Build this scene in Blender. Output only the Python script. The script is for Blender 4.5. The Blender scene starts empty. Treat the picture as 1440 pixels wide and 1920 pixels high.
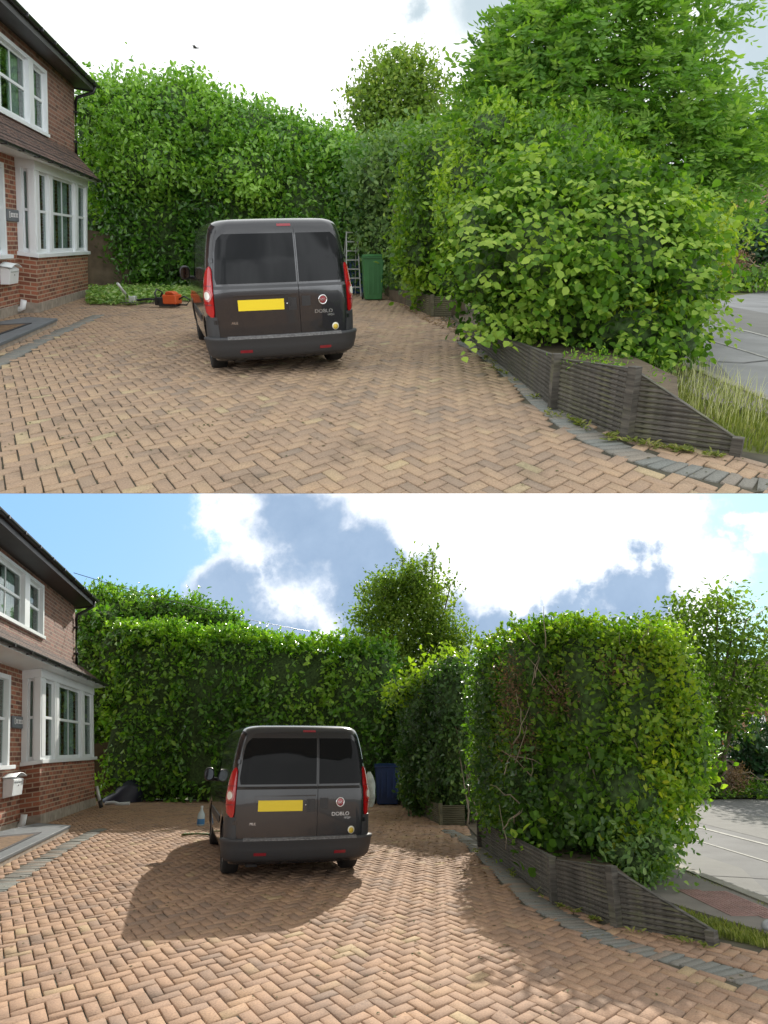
import bpy, bmesh, math, random
import numpy as np
from mathutils import Matrix, Vector
R = math.radians
sc = bpy.context.scene
C = sc.collection

# ------------------------------------------------------------------ camera
F, H = 1300.0, 1.6                      # focal length in 1440-wide pixels, eye height
cam = bpy.data.cameras.new('camera')
cam.sensor_fit = 'HORIZONTAL'; cam.sensor_width = 36.0
cam.lens = 36.0 * F / 1440.0
cam.clip_start = 0.1; cam.clip_end = 3000
camo = bpy.data.objects.new('camera', cam); C.objects.link(camo)
camo.rotation_euler = (R(90), 0, 0)
sc.camera = camo

# Two gardens, each a rigid, true-scale place.  The first (before the cutting) stands on a
# terrace rising ahead of the camera, the second (after it) on a slope falling away below.
BU = math.atan((960 - 455) / F)
BL = math.atan((960 - 1403) / F)
class Place:
    def __init__(s, b):
        s.b = b; s.c = math.cos(b); s.k = math.sin(b)
        s.M = Matrix.Rotation(b, 4, 'X') @ Matrix.Translation((0, 0, -H))
    def ray(s, px, py):
        d = ((px - 720) / F, 1.0, (960 - py) / F)
        return Vector((d[0], s.c * d[1] + s.k * d[2], -s.k * d[1] + s.c * d[2]))
    def g(s, px, py, z=0.0):
        d = s.ray(px, py); t = (z - H) / d.z
        return Vector((d.x * t, d.y * t, z))
    def at(s, px, py, Y):
        d = s.ray(px, py); t = Y / d.y
        return Vector((d.x * t, Y, H + d.z * t))
U, L = Place(BU), Place(BL)

# ------------------------------------------------------------------ light
SUN_AZ, SUN_EL = R(8.5), R(32.5)         # in the lower garden: ahead, a little to the right
s_loc = Vector((math.sin(SUN_AZ) * math.cos(SUN_EL), math.cos(SUN_AZ) * math.cos(SUN_EL), math.sin(SUN_EL)))
s_dir = (L.M.to_3x3() @ s_loc).normalized()
sun = bpy.data.lights.new('sun', 'SUN'); sun.energy = 4.8; sun.angle = R(0.5); sun.color = (1.0, 0.93, 0.83)
suno = bpy.data.objects.new('sun', sun); C.objects.link(suno)
suno.rotation_euler = (-s_dir).to_track_quat('-Z', 'Y').to_euler()

world = bpy.data.worlds.new('World'); sc.world = world; world.use_nodes = True
def build_world():
    nt = world.node_tree; N = nt.nodes; K = nt.links; N.clear()
    def node(t, **kw):
        n = N.new(t)
        for k, v in kw.items(): setattr(n, k, v)
        return n
    def math_(op, a, b=None, clamp=False):
        n = node('ShaderNodeMath', operation=op, use_clamp=clamp)
        for i, v in enumerate((a, b)):
            if v is None: continue
            if isinstance(v, (int, float)): n.inputs[i].default_value = v
            else: K.new(v, n.inputs[i])
        return n.outputs[0]
    def smooth(v, a, b):
        n = node('ShaderNodeMapRange', interpolation_type='SMOOTHSTEP')
        K.new(v, n.inputs[0]); n.inputs[1].default_value = a; n.inputs[2].default_value = b
        return n.outputs[0]
    def mix(f, a, b):
        n = node('ShaderNodeMix', data_type='RGBA')
        if isinstance(f, float): n.inputs[0].default_value = f
        else: K.new(f, n.inputs[0])
        for i, v in ((6, a), (7, b)):
            if isinstance(v, tuple): n.inputs[i].default_value = (*v, 1)
            else: K.new(v, n.inputs[i])
        return n.outputs[2]
    tc = node('ShaderNodeTexCoord'); dirv = tc.outputs['Generated']
    # sky texture tipped so that its horizon is the lower garden's horizon
    mp = node('ShaderNodeMapping', vector_type='POINT'); K.new(dirv, mp.inputs[0])
    mp.inputs['Rotation'].default_value = (-BL, 0, 0)
    sky = node('ShaderNodeTexSky', sky_type='NISHITA', sun_disc=False)
    sky.sun_elevation = SUN_EL; sky.sun_rotation = SUN_AZ
    K.new(mp.outputs[0], sky.inputs[0])
    sc_ = node('ShaderNodeVectorMath', operation='SCALE'); K.new(sky.outputs[0], sc_.inputs[0]); sc_.inputs['Scale'].default_value = 0.13
    # pale summer blue
    sep = node('ShaderNodeSeparateXYZ'); K.new(dirv, sep.inputs[0])
    X, Y, Z = sep.outputs
    blue = mix(0.8, sc_.outputs[0], mix(smooth(X, -.35, .45), (0.25, 0.54, 0.95), (0.50, 0.86, 0.92)))
    noi = node('ShaderNodeTexNoise'); K.new(dirv, noi.inputs[0])
    noi.inputs['Scale'].default_value = 9; noi.inputs['Detail'].default_value = 8; noi.inputs['Roughness'].default_value = .62
    nof = math_('SUBTRACT', noi.outputs[0], 0.5)
    def d3(px, py): return Vector(((px - 720) / F, 1, (960 - py) / F)).normalized()
    wn = node('ShaderNodeTexNoise'); K.new(dirv, wn.inputs[0]); wn.inputs['Scale'].default_value = 6.5; wn.inputs['Detail'].default_value = 9; wn.inputs['Roughness'].default_value = .58
    ws = node('ShaderNodeVectorMath', operation='SUBTRACT'); K.new(wn.outputs['Color'], ws.inputs[0]); ws.inputs[1].default_value = (.5, .5, .5)
    wm = node('ShaderNodeVectorMath', operation='MULTIPLY_ADD'); K.new(ws.outputs[0], wm.inputs[0]); wm.inputs[1].default_value = (.22, .22, .22); K.new(dirv, wm.inputs[2])
    dirw = wm.outputs[0]
    def field(blobs, amp):
        acc = None
        for px, py, r in blobs:
            n = node('ShaderNodeVectorMath', operation='DISTANCE'); K.new(dirw, n.inputs[0])
            n.inputs[1].default_value = d3(px, py)
            v = math_('SUBTRACT', 1.0, math_('DIVIDE', n.outputs['Value'], r * 1.22 / F))
            acc = v if acc is None else math_('MAXIMUM', acc, v)
        return math_('ADD', acc, math_('MULTIPLY', nof, amp))
    white = field([(500, 960, 95), (590, 1000, 170), (480, 1110, 90), (590, 1140, 110), (760, 1010, 190), (900, 1040, 225), (1040, 1000, 230), (1120, 1120, 190),
                   (1000, 1200, 260), (1180, 1020, 90), (1420, 985, 50), (540, 1200, 110)], 1.6)
    grey = field([(540, 960, 110), (600, 1020, 120), (670, 1080, 110), (740, 1070, 80), (520, 1045, 60), (650, 1150, 95), (440, 1150, 85), (500, 1190, 70), (700, 1190, 80), (890, 1170, 75), (950, 1165, 60), (1032, 1130, 34),
                  (1108, 1145, 58), (1190, 1105, 66), (1203, 1055, 42), (1135, 1100, 34)], 1.2)
    wf = smooth(white, -0.02, 0.42)
    gf = smooth(grey, -0.08, 0.6)
    after = mix(wf, blue, (1.35, 1.36, 1.38))
    after = mix(gf, after, mix(noi.outputs[0], (0.20, 0.31, 0.48), (0.46, 0.59, 0.77)))
    # bright overcast everywhere above, with faint grey patches
    n2 = node('ShaderNodeTexNoise'); K.new(dirv, n2.inputs[0]); n2.inputs['Scale'].default_value = 3.2; n2.inputs['Detail'].default_value = 6
    g2 = field([(890, 20, 110), (960, -10, 120), (1420, 130, 150), (1400, 30, 120), (760, 60, 40)], .7)
    over = mix(smooth(n2.outputs[0], .35, .7), (1.15, 1.17, 1.18), (1.42, 1.44, 1.44))
    over = mix(smooth(g2, 0.0, 0.8), over, (0.52, 0.62, 0.68))
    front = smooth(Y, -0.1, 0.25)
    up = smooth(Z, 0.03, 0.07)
    behind = mix(smooth(n2.outputs[0], .38, .62), (1.5, 1.56, 1.62), (3.4, 3.5, 3.6))  # unseen sky behind the camera, brightened as added fill for both gardens
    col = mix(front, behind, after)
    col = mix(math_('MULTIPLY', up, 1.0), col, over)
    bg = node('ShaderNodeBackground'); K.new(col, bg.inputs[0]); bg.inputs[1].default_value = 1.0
    out = node('ShaderNodeOutputWorld'); K.new(bg.outputs[0], out.inputs[0])
build_world()
sc.view_settings.view_transform = 'Standard'; sc.view_settings.look = 'None'
sc.view_settings.exposure = 0.25; sc.view_settings.gamma = 1.0
sc.cycles.max_bounces = 6; sc.cycles.diffuse_bounces = 3; sc.cycles.glossy_bounces = 3
sc.cycles.transparent_max_bounces = 12; sc.cycles.transmission_bounces = 4
sc.cycles.use_denoising = True

# ------------------------------------------------------------------ helpers
class MB:
    """collects faces, builds them as one mesh object"""
    def __init__(s): s.v = []; s.f = []; s.sm = []
    def poly(s, pts, smooth=False):
        b = len(s.v); s.v += [tuple(p) for p in pts]; s.f.append(tuple(range(b, b + len(pts)))); s.sm.append(smooth); return s
    def box(s, x0, x1, y0, y1, z0, z1, M=None):
        P = [(x0,y0,z0),(x1,y0,z0),(x1,y1,z0),(x0,y1,z0),(x0,y0,z1),(x1,y0,z1),(x1,y1,z1),(x0,y1,z1)]
        if M is not None: P = [tuple(M @ Vector(p)) for p in P]
        b = len(s.v); s.v += P
        for q in ((0,3,2,1),(4,5,6,7),(0,1,5,4),(1,2,6,5),(2,3,7,6),(3,0,4,7)):
            s.f.append(tuple(b + i for i in q)); s.sm.append(False)
        return s
    def prism(s, ring, vec):
        n = len(ring); b = len(s.v); vec = Vector(vec)
        s.v += [tuple(p) for p in ring] + [tuple(Vector(p) + vec) for p in ring]
        s.f.append(tuple(b + i for i in range(n))[::-1]); s.f.append(tuple(b + n + i for i in range(n))); s.sm += [False, False]
        for i in range(n):
            j = (i + 1) % n; s.f.append((b + i, b + j, b + n + j, b + n + i)); s.sm.append(False)
        return s
    def tube(s, pts, r, seg=8, r2=None, cap=True):
        pts = [Vector(p) for p in pts]; n = len(pts); rings = []
        up = Vector((0, 0, 1))
        for i, p in enumerate(pts):
            d = (pts[min(i + 1, n - 1)] - pts[max(i - 1, 0)]).normalized()
            a = d.cross(up)
            if a.length < 1e-3: a = d.cross(Vector((1, 0, 0)))
            a.normalize(); b_ = d.cross(a).normalized()
            rr = r if r2 is None else r + (r2 - r) * i / max(1, n - 1)
            base = len(s.v)
            for k in range(seg):
                t = 2 * math.pi * k / seg
                s.v.append(tuple(p + a * (rr * math.cos(t)) + b_ * (rr * math.sin(t))))
            rings.append(base)
        for i in range(n - 1):
            for k in range(seg):
                k2 = (k + 1) % seg
                s.f.append((rings[i] + k, rings[i] + k2, rings[i + 1] + k2, rings[i + 1] + k)); s.sm.append(True)
        if cap:
            s.f.append(tuple(rings[0] + k for k in range(seg))[::-1]); s.f.append(tuple(rings[-1] + k for k in range(seg))); s.sm += [False, False]
        return s
    def lathe(s, prof, M=None, seg=24):
        rings = []
        for r, z in prof:
            b = len(s.v); rings.append(b)
            for k in range(seg):
                t = 2 * math.pi * k / seg; p = Vector((r * math.cos(t), r * math.sin(t), z))
                s.v.append(tuple(M @ p if M is not None else p))
        for i in range(len(prof) - 1):
            for k in range(seg):
                k2 = (k + 1) % seg; s.f.append((rings[i] + k, rings[i] + k2, rings[i + 1] + k2, rings[i + 1] + k)); s.sm.append(True)
        return s
    def grid(s, P, smooth=True):
        """P: rows of points"""
        b = len(s.v); n = len(P); m = len(P[0])
        for row in P: s.v += [tuple(p) for p in row]
        for i in range(n - 1):
            for j in range(m - 1):
                s.f.append((b + i*m + j, b + i*m + j + 1, b + (i+1)*m + j + 1, b + (i+1)*m + j)); s.sm.append(smooth)
        return s
    def build(s, name, mat, parent=None, M=None, bevel=0):
        me = bpy.data.meshes.new(name); me.from_pydata(s.v, [], s.f); me.update()
        uv = me.uv_layers.new(name='UVMap')
        vs = np.array(s.v, dtype=float).reshape(-1, 3)
        nl = len(me.loops); vi = np.empty(nl, np.int32); me.loops.foreach_get('vertex_index', vi)
        nf = len(me.polygons); nr = np.empty(nf * 3); me.polygons.foreach_get('normal', nr); nr = np.abs(nr.reshape(-1, 3))
        lt = np.empty(nf, np.int32); me.polygons.foreach_get('loop_total', lt)
        ax = np.repeat(np.argmax(nr, axis=1), lt); co = vs[vi]
        uvs = np.where(ax[:, None] == 0, co[:, [1, 2]], np.where(ax[:, None] == 1, co[:, [0, 2]], co[:, [0, 1]]))
        uv.data.foreach_set('uv', uvs.ravel())
        me.polygons.foreach_set('use_smooth', s.sm)
        me.materials.append(mat)
        o = bpy.data.objects.new(name, me); C.objects.link(o)
        if parent is not None: o.parent = parent
        elif M is not None: o.matrix_world = M
        if bevel:
            bv = o.modifiers.new('bevel', 'BEVEL'); bv.width = bevel; bv.segments = 2; bv.limit_method = 'ANGLE'
        return o
def tag(o, label=None, cat=None, group=None, kind=None):
    if label: o['label'] = label
    if cat: o['category'] = cat
    if group: o['group'] = group
    if kind: o['kind'] = kind
    return o
def thing(name, label, cat, place, M=Matrix(), group=None):
    o = bpy.data.objects.new(name, None); C.objects.link(o); o.empty_display_size = .2
    o.matrix_world = place.M @ M
    return tag(o, label, cat, group)
def T(x, y, z): return Matrix.Translation((x, y, z))
def RZ(a): return Matrix.Rotation(a, 4, 'Z')
def text_mesh(name, s, size, mat, parent, M, ext=.002, shear=0, sx=1.0):
    cu = bpy.data.curves.new(name, 'FONT'); cu.body = s; cu.size = size; cu.extrude = ext; cu.shear = shear
    cu.align_x = 'LEFT'
    o = bpy.data.objects.new(name + '_tmp', cu); C.objects.link(o); bpy.context.view_layer.update()
    me = bpy.data.meshes.new_from_object(o.evaluated_get(bpy.context.evaluated_depsgraph_get()))
    bpy.data.objects.remove(o); me.transform(M @ Matrix.Diagonal((sx, 1, 1, 1))); me.materials.clear(); me.materials.append(mat)
    o = bpy.data.objects.new(name, me); C.objects.link(o); o.parent = parent
    return o

# ------------------------------------------------------------------ materials
MATS = {}
def mat(name, col, rough=.6, metal=0, var=0.0, vscale=4, bump=0, bscale=60, coat=0, spec=.5, emit=None, alpha=None):
    if name in MATS: return MATS[name]
    m = bpy.data.materials.new(name); m.use_nodes = True; nt = m.node_tree; b = nt.nodes['Principled BSDF']
    b.inputs['Base Color'].default_value = (*col, 1); b.inputs['Roughness'].default_value = rough
    b.inputs['Metallic'].default_value = metal; b.inputs['Coat Weight'].default_value = coat
    b.inputs['Coat Roughness'].default_value = .04; b.inputs['Specular IOR Level'].default_value = spec
    tc = nt.nodes.new('ShaderNodeTexCoord')
    if var:
        n = nt.nodes.new('ShaderNodeTexNoise'); n.inputs['Scale'].default_value = vscale; n.inputs['Detail'].default_value = 6
        nt.links.new(tc.outputs['Object'], n.inputs[0])
        r = nt.nodes.new('ShaderNodeValToRGB'); nt.links.new(n.outputs[0], r.inputs[0])
        r.color_ramp.elements[0].position = .3; r.color_ramp.elements[1].position = .7
        r.color_ramp.elements[0].color = (*[c * (1 - var) for c in col], 1); r.color_ramp.elements[1].color = (*[min(1, c * (1 + var)) for c in col], 1)
        nt.links.new(r.outputs[0], b.inputs['Base Color'])
    if bump:
        n = nt.nodes.new('ShaderNodeTexNoise'); n.inputs['Scale'].default_value = bscale; n.inputs['Detail'].default_value = 4
        nt.links.new(tc.outputs['Object'], n.inputs[0])
        bp = nt.nodes.new('ShaderNodeBump'); bp.inputs['Strength'].default_value = bump; bp.inputs['Distance'].default_value = .01
        nt.links.new(n.outputs[0], bp.inputs['Height']); nt.links.new(bp.outputs[0], b.inputs['Normal'])
    MATS[name] = m
    return m
def ramp(nt, fac, stops):
    r = nt.nodes.new('ShaderNodeValToRGB'); nt.links.new(fac, r.inputs[0]); e = r.color_ramp.elements
    while len(e) < len(stops): e.new(.5)
    for i, (p, c) in enumerate(stops): e[i].position = p; e[i].color = (*c, 1)
    return r.outputs[0]
def brick_mat(name, c1, c2, mortar, bw=.225, bh=.075, mort=.012):
    m = bpy.data.materials.new(name); m.use_nodes = True; nt = m.node_tree; b = nt.nodes['Principled BSDF']; K = nt.links
    uv = nt.nodes.new('ShaderNodeTexCoord')
    br = nt.nodes.new('ShaderNodeTexBrick'); K.new(uv.outputs['UV'], br.inputs[0])
    br.inputs['Scale'].default_value = 1; br.inputs['Brick Width'].default_value = bw; br.inputs['Row Height'].default_value = bh
    br.inputs['Mortar Size'].default_value = mort; br.inputs['Mortar Smooth'].default_value = .2; br.inputs['Bias'].default_value = 0
    br.inputs['Color1'].default_value = (0, 0, 0, 1); br.inputs['Color2'].default_value = (1, 1, 1, 1); br.inputs['Mortar'].default_value = (.5, .5, .5, 1)
    n = nt.nodes.new('ShaderNodeTexNoise'); n.inputs['Scale'].default_value = 1.6; n.inputs['Detail'].default_value = 3; K.new(uv.outputs['UV'], n.inputs[0])
    a = nt.nodes.new('ShaderNodeMix'); a.data_type = 'RGBA'; a.inputs[0].default_value = .28; K.new(br.outputs[0], a.inputs[6]); K.new(n.outputs[0], a.inputs[7])
    body = ramp(nt, a.outputs[2], [(0.05, c1), (.45, tuple((x + y) / 2 for x, y in zip(c1, c2))), (.8, c2), (1, tuple(x * 1.25 for x in c2))])
    n3 = nt.nodes.new('ShaderNodeTexNoise'); n3.inputs['Scale'].default_value = 45; n3.inputs['Detail'].default_value = 4; K.new(uv.outputs['UV'], n3.inputs[0])
    g = ramp(nt, n3.outputs[0], [(.3, (.8, .8, .8)), (.7, (1.15, 1.15, 1.15))])
    mu = nt.nodes.new('ShaderNodeMix'); mu.data_type = 'RGBA'; mu.blend_type = 'MULTIPLY'; mu.inputs[0].default_value = 1; K.new(body, mu.inputs[6]); K.new(g, mu.inputs[7])
    mx = nt.nodes.new('ShaderNodeMix'); mx.data_type = 'RGBA'; K.new(br.outputs['Fac'], mx.inputs[0]); K.new(mu.outputs[2], mx.inputs[6]); mx.inputs[7].default_value = (*mortar, 1)
    K.new(mx.outputs[2], b.inputs['Base Color']); b.inputs['Roughness'].default_value = .85
    bp = nt.nodes.new('ShaderNodeBump'); bp.invert = True; bp.inputs['Strength'].default_value = .6; bp.inputs['Distance'].default_value = .01
    ad = nt.nodes.new('ShaderNodeMath'); ad.operation = 'MULTIPLY_ADD'; K.new(n3.outputs[0], ad.inputs[0]); ad.inputs[1].default_value = .35; K.new(br.outputs['Fac'], ad.inputs[2])
    K.new(ad.outputs[0], bp.inputs['Height']); K.new(bp.outputs[0], b.inputs['Normal'])
    return m
M_BRICK = brick_mat('red_brick', (.12, .045, .03), (.40, .15, .085), (.42, .33, .24), bw=.3, bh=.1, mort=.014)
M_BRICKD = brick_mat('brown_brick', (.09, .04, .03), (.25, .11, .075), (.27, .21, .16), bw=.3, bh=.1, mort=.014)
M_TILE = brick_mat('clay_roof_tile', (.05, .035, .03), (.17, .10, .075), (.03, .022, .02), bw=.24, bh=.13, mort=.012)
M_WHITE = mat('white_paint', (.78, .82, .84), .35, var=.04, vscale=2)
M_SOFFIT = mat('dark_paint', (.035, .032, .035), .5, var=.2)
M_BLACKPL = mat('black_plastic', (.02, .021, .023), .35)
M_SLATE = mat('grey_stone', (.13, .15, .165), .55, var=.15, vscale=5, bump=.2)
M_CONC = mat('concrete', (.33, .29, .24), .9, var=.25, vscale=6, bump=.5)
M_WOODDK = mat('fence_timber', (.13, .105, .07), .85, var=.35, vscale=3, bump=.4)
def glass_mat():
    m = bpy.data.materials.new('window_glass'); m.use_nodes = True; nt = m.node_tree; nt.nodes.clear()
    t = nt.nodes.new('ShaderNodeBsdfTransparent'); t.inputs[0].default_value = (.78, .84, .82, 1)
    g = nt.nodes.new('ShaderNodeBsdfGlossy'); g.inputs['Roughness'].default_value = .02
    f = nt.nodes.new('ShaderNodeFresnel'); f.inputs[0].default_value = 1.5
    ad = nt.nodes.new('ShaderNodeMath'); ad.operation = 'ADD'; ad.inputs[1].default_value = .03; ml = nt.nodes.new('ShaderNodeMath'); ml.operation = 'MULTIPLY'; ml.inputs[1].default_value = .45; nt.links.new(f.outputs[0], ml.inputs[0]); nt.links.new(ml.outputs[0], ad.inputs[0])
    x = nt.nodes.new('ShaderNodeMixShader'); o = nt.nodes.new('ShaderNodeOutputMaterial')
    nt.links.new(ad.outputs[0], x.inputs[0]); nt.links.new(t.outputs[0], x.inputs[1]); nt.links.new(g.outputs[0], x.inputs[2]); nt.links.new(x.outputs[0], o.inputs[0])
    return m
M_GLASS = glass_mat()
M_CURTAIN = mat('curtain_cloth', (.72, .80, .77), .9, var=.08)
M_ROOM = mat('room_plaster', (.36, .42, .40), .9)
def planks_mat(name, c1, c2, per=.045):
    """horizontally grooved weathered boards: grooves by object height"""
    m = bpy.data.materials.new(name); m.use_nodes = True; nt = m.node_tree; b = nt.nodes['Principled BSDF']; K = nt.links
    tc = nt.nodes.new('ShaderNodeTexCoord'); mp = nt.nodes.new('ShaderNodeMapping'); K.new(tc.outputs['UV'], mp.inputs[0]); mp.inputs['Scale'].default_value = (1.6, 26, 1)
    n = nt.nodes.new('ShaderNodeTexNoise'); n.inputs['Scale'].default_value = 1.0; n.inputs['Detail'].default_value = 6; n.inputs['Roughness'].default_value = .7; K.new(mp.outputs[0], n.inputs[0])
    n2 = nt.nodes.new('ShaderNodeTexNoise'); n2.inputs['Scale'].default_value = 2.4; n2.inputs['Detail'].default_value = 5; K.new(tc.outputs['UV'], n2.inputs[0])
    col = ramp(nt, n.outputs[0], [(.28, c1), (.5, tuple((x + y) * .5 for x, y in zip(c1, c2))), (.72, c2)])
    ml = ramp(nt, n2.outputs[0], [(.32, (.5, .52, .48)), (.52, (1, 1, 1)), (.68, (1.2, 1.35, .8))])
    mu = nt.nodes.new('ShaderNodeMix'); mu.data_type = 'RGBA'; mu.blend_type = 'MULTIPLY'; mu.inputs[0].default_value = 1; K.new(col, mu.inputs[6]); K.new(ml, mu.inputs[7])
    K.new(mu.outputs[2], b.inputs['Base Color']); b.inputs['Roughness'].default_value = .85
    bp = nt.nodes.new('ShaderNodeBump'); bp.inputs['Strength'].default_value = .9; bp.inputs['Distance'].default_value = .012; K.new(n.outputs[0], bp.inputs['Height']); K.new(bp.outputs[0], b.inputs['Normal'])
    return m
M_PLANK = planks_mat('weathered_boards', (.014, .013, .011), (.17, .158, .135))
M_PLANKB = planks_mat('mossy_boards', (.06, .06, .035), (.19, .17, .11))
# ------------------------------------------------------------------ ground and paving
def inpoly(P, poly):
    x, y = P[:, 0], P[:, 1]; c = np.zeros(len(P), bool); n = len(poly)
    for i in range(n):
        x1, y1 = poly[i][:2]; x2, y2 = poly[(i + 1) % n][:2]
        if y1 == y2: continue
        k = ((y1 > y) != (y2 > y)) & (x < (x2 - x1) * (y - y1) / (y2 - y1) + x1); c ^= k
    return c
def distline(P, line):
    d = np.full(len(P), 1e9)
    for a, b in zip(line[:-1], line[1:]):
        a = np.array(a[:2]); b = np.array(b[:2]); ab = b - a
        t = np.clip(((P - a) @ ab) / (ab @ ab), 0, 1); d = np.minimum(d, np.linalg.norm(P - a - t[:, None] * ab, axis=1))
    return d
def smoothline(pts, n=12):
    pts = [Vector(p) for p in pts]; out = []
    for i in range(len(pts) - 1):
        p0, p1, p2, p3 = pts[max(i-1, 0)], pts[i], pts[i+1], pts[min(i+2, len(pts)-1)]
        for k in range(n):
            t = k / n
            out.append(.5 * ((2*p1) + (p2-p0)*t + (2*p0-5*p1+4*p2-p3)*t*t + (3*p1-p0-3*p2+p3)*t**3))
    out.append(pts[-1]); return out
def paver_mat(name, tone):
    m = bpy.data.materials.new(name); m.use_nodes = True; nt = m.node_tree; b = nt.nodes['Principled BSDF']; K = nt.links
    a = nt.nodes.new('ShaderNodeAttribute'); a.attribute_name = 'rnd'
    tc = nt.nodes.new('ShaderNodeTexCoord')
    n = nt.nodes.new('ShaderNodeTexNoise'); n.inputs['Scale'].default_value = .55; n.inputs['Detail'].default_value = 5; K.new(tc.outputs['Object'], n.inputs[0])
    s = nt.nodes.new('ShaderNodeMath'); s.operation = 'MULTIPLY_ADD'; K.new(n.outputs[0], s.inputs[0]); s.inputs[1].default_value = .7
    s2 = nt.nodes.new('ShaderNodeMath'); s2.operation = 'SUBTRACT'; K.new(a.outputs['Fac'], s2.inputs[0]); s2.inputs[1].default_value = .35; K.new(s2.outputs[0], s.inputs[2])
    t = tone
    body = ramp(nt, s.outputs[0], [(0.0, (.25*t[0], .205*t[1], .17*t[2])), (.3, (.31*t[0], .235*t[1], .18*t[2])), (.6, (.34*t[0], .255*t[1], .19*t[2])), (.9, (.36*t[0], .275*t[1], .20*t[2])), (1, (.38*t[0], .33*t[1], .22*t[2]))])
    sp = nt.nodes.new('ShaderNodeTexNoise'); sp.inputs['Scale'].default_value = 70; sp.inputs['Detail'].default_value = 5; sp.inputs['Roughness'].default_value = .75; K.new(tc.outputs['Object'], sp.inputs[0])
    g = ramp(nt, sp.outputs[0], [(.32, (.66, .66, .66)), (.5, (1, 1, 1)), (.7, (1.3, 1.3, 1.28))])
    mu = nt.nodes.new('ShaderNodeMix'); mu.data_type = 'RGBA'; mu.blend_type = 'MULTIPLY'; mu.inputs[0].default_value = 1; K.new(body, mu.inputs[6]); K.new(g, mu.inputs[7])
    # worn patches of lichen and dirt
    n5 = nt.nodes.new('ShaderNodeTexNoise'); n5.inputs['Scale'].default_value = 1.5; n5.inputs['Detail'].default_value = 8; n5.inputs['Roughness'].default_value = .7; K.new(tc.outputs['Object'], n5.inputs[0])
    g5 = ramp(nt, n5.outputs[0], [(.30, (.58, .60, .60)), (.46, (.95, .95, .95)), (.6, (1.02, 1.0, .96)), (.75, (1.2, 1.15, 1.0))])
    m5 = nt.nodes.new('ShaderNodeMix'); m5.data_type = 'RGBA'; m5.blend_type = 'MULTIPLY'; m5.inputs[0].default_value = 1; K.new(mu.outputs[2], m5.inputs[6]); K.new(g5, m5.inputs[7])
    bl = nt.nodes.new('ShaderNodeAttribute'); bl.attribute_name = 'blue'
    mx = nt.nodes.new('ShaderNodeMix'); mx.data_type = 'RGBA'; K.new(bl.outputs['Fac'], mx.inputs[0]); K.new(m5.outputs[2], mx.inputs[6])
    bc = nt.nodes.new('ShaderNodeMix'); bc.data_type = 'RGBA'; bc.blend_type = 'MULTIPLY'; bc.inputs[0].default_value = 1; bc.inputs[6].default_value = (.19, .20, .185, 1); K.new(g, bc.inputs[7])
    K.new(bc.outputs[2], mx.inputs[7])
    K.new(mx.outputs[2], b.inputs['Base Color']); b.inputs['Roughness'].default_value = .88; b.inputs['Specular IOR Level'].default_value = .3
    bp = nt.nodes.new('ShaderNodeBump'); bp.inputs['Strength'].default_value = .35; bp.inputs['Distance'].default_value = .006; K.new(sp.outputs[0], bp.inputs['Height']); K.new(bp.outputs[0], b.inputs['Normal'])
    return m
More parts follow.
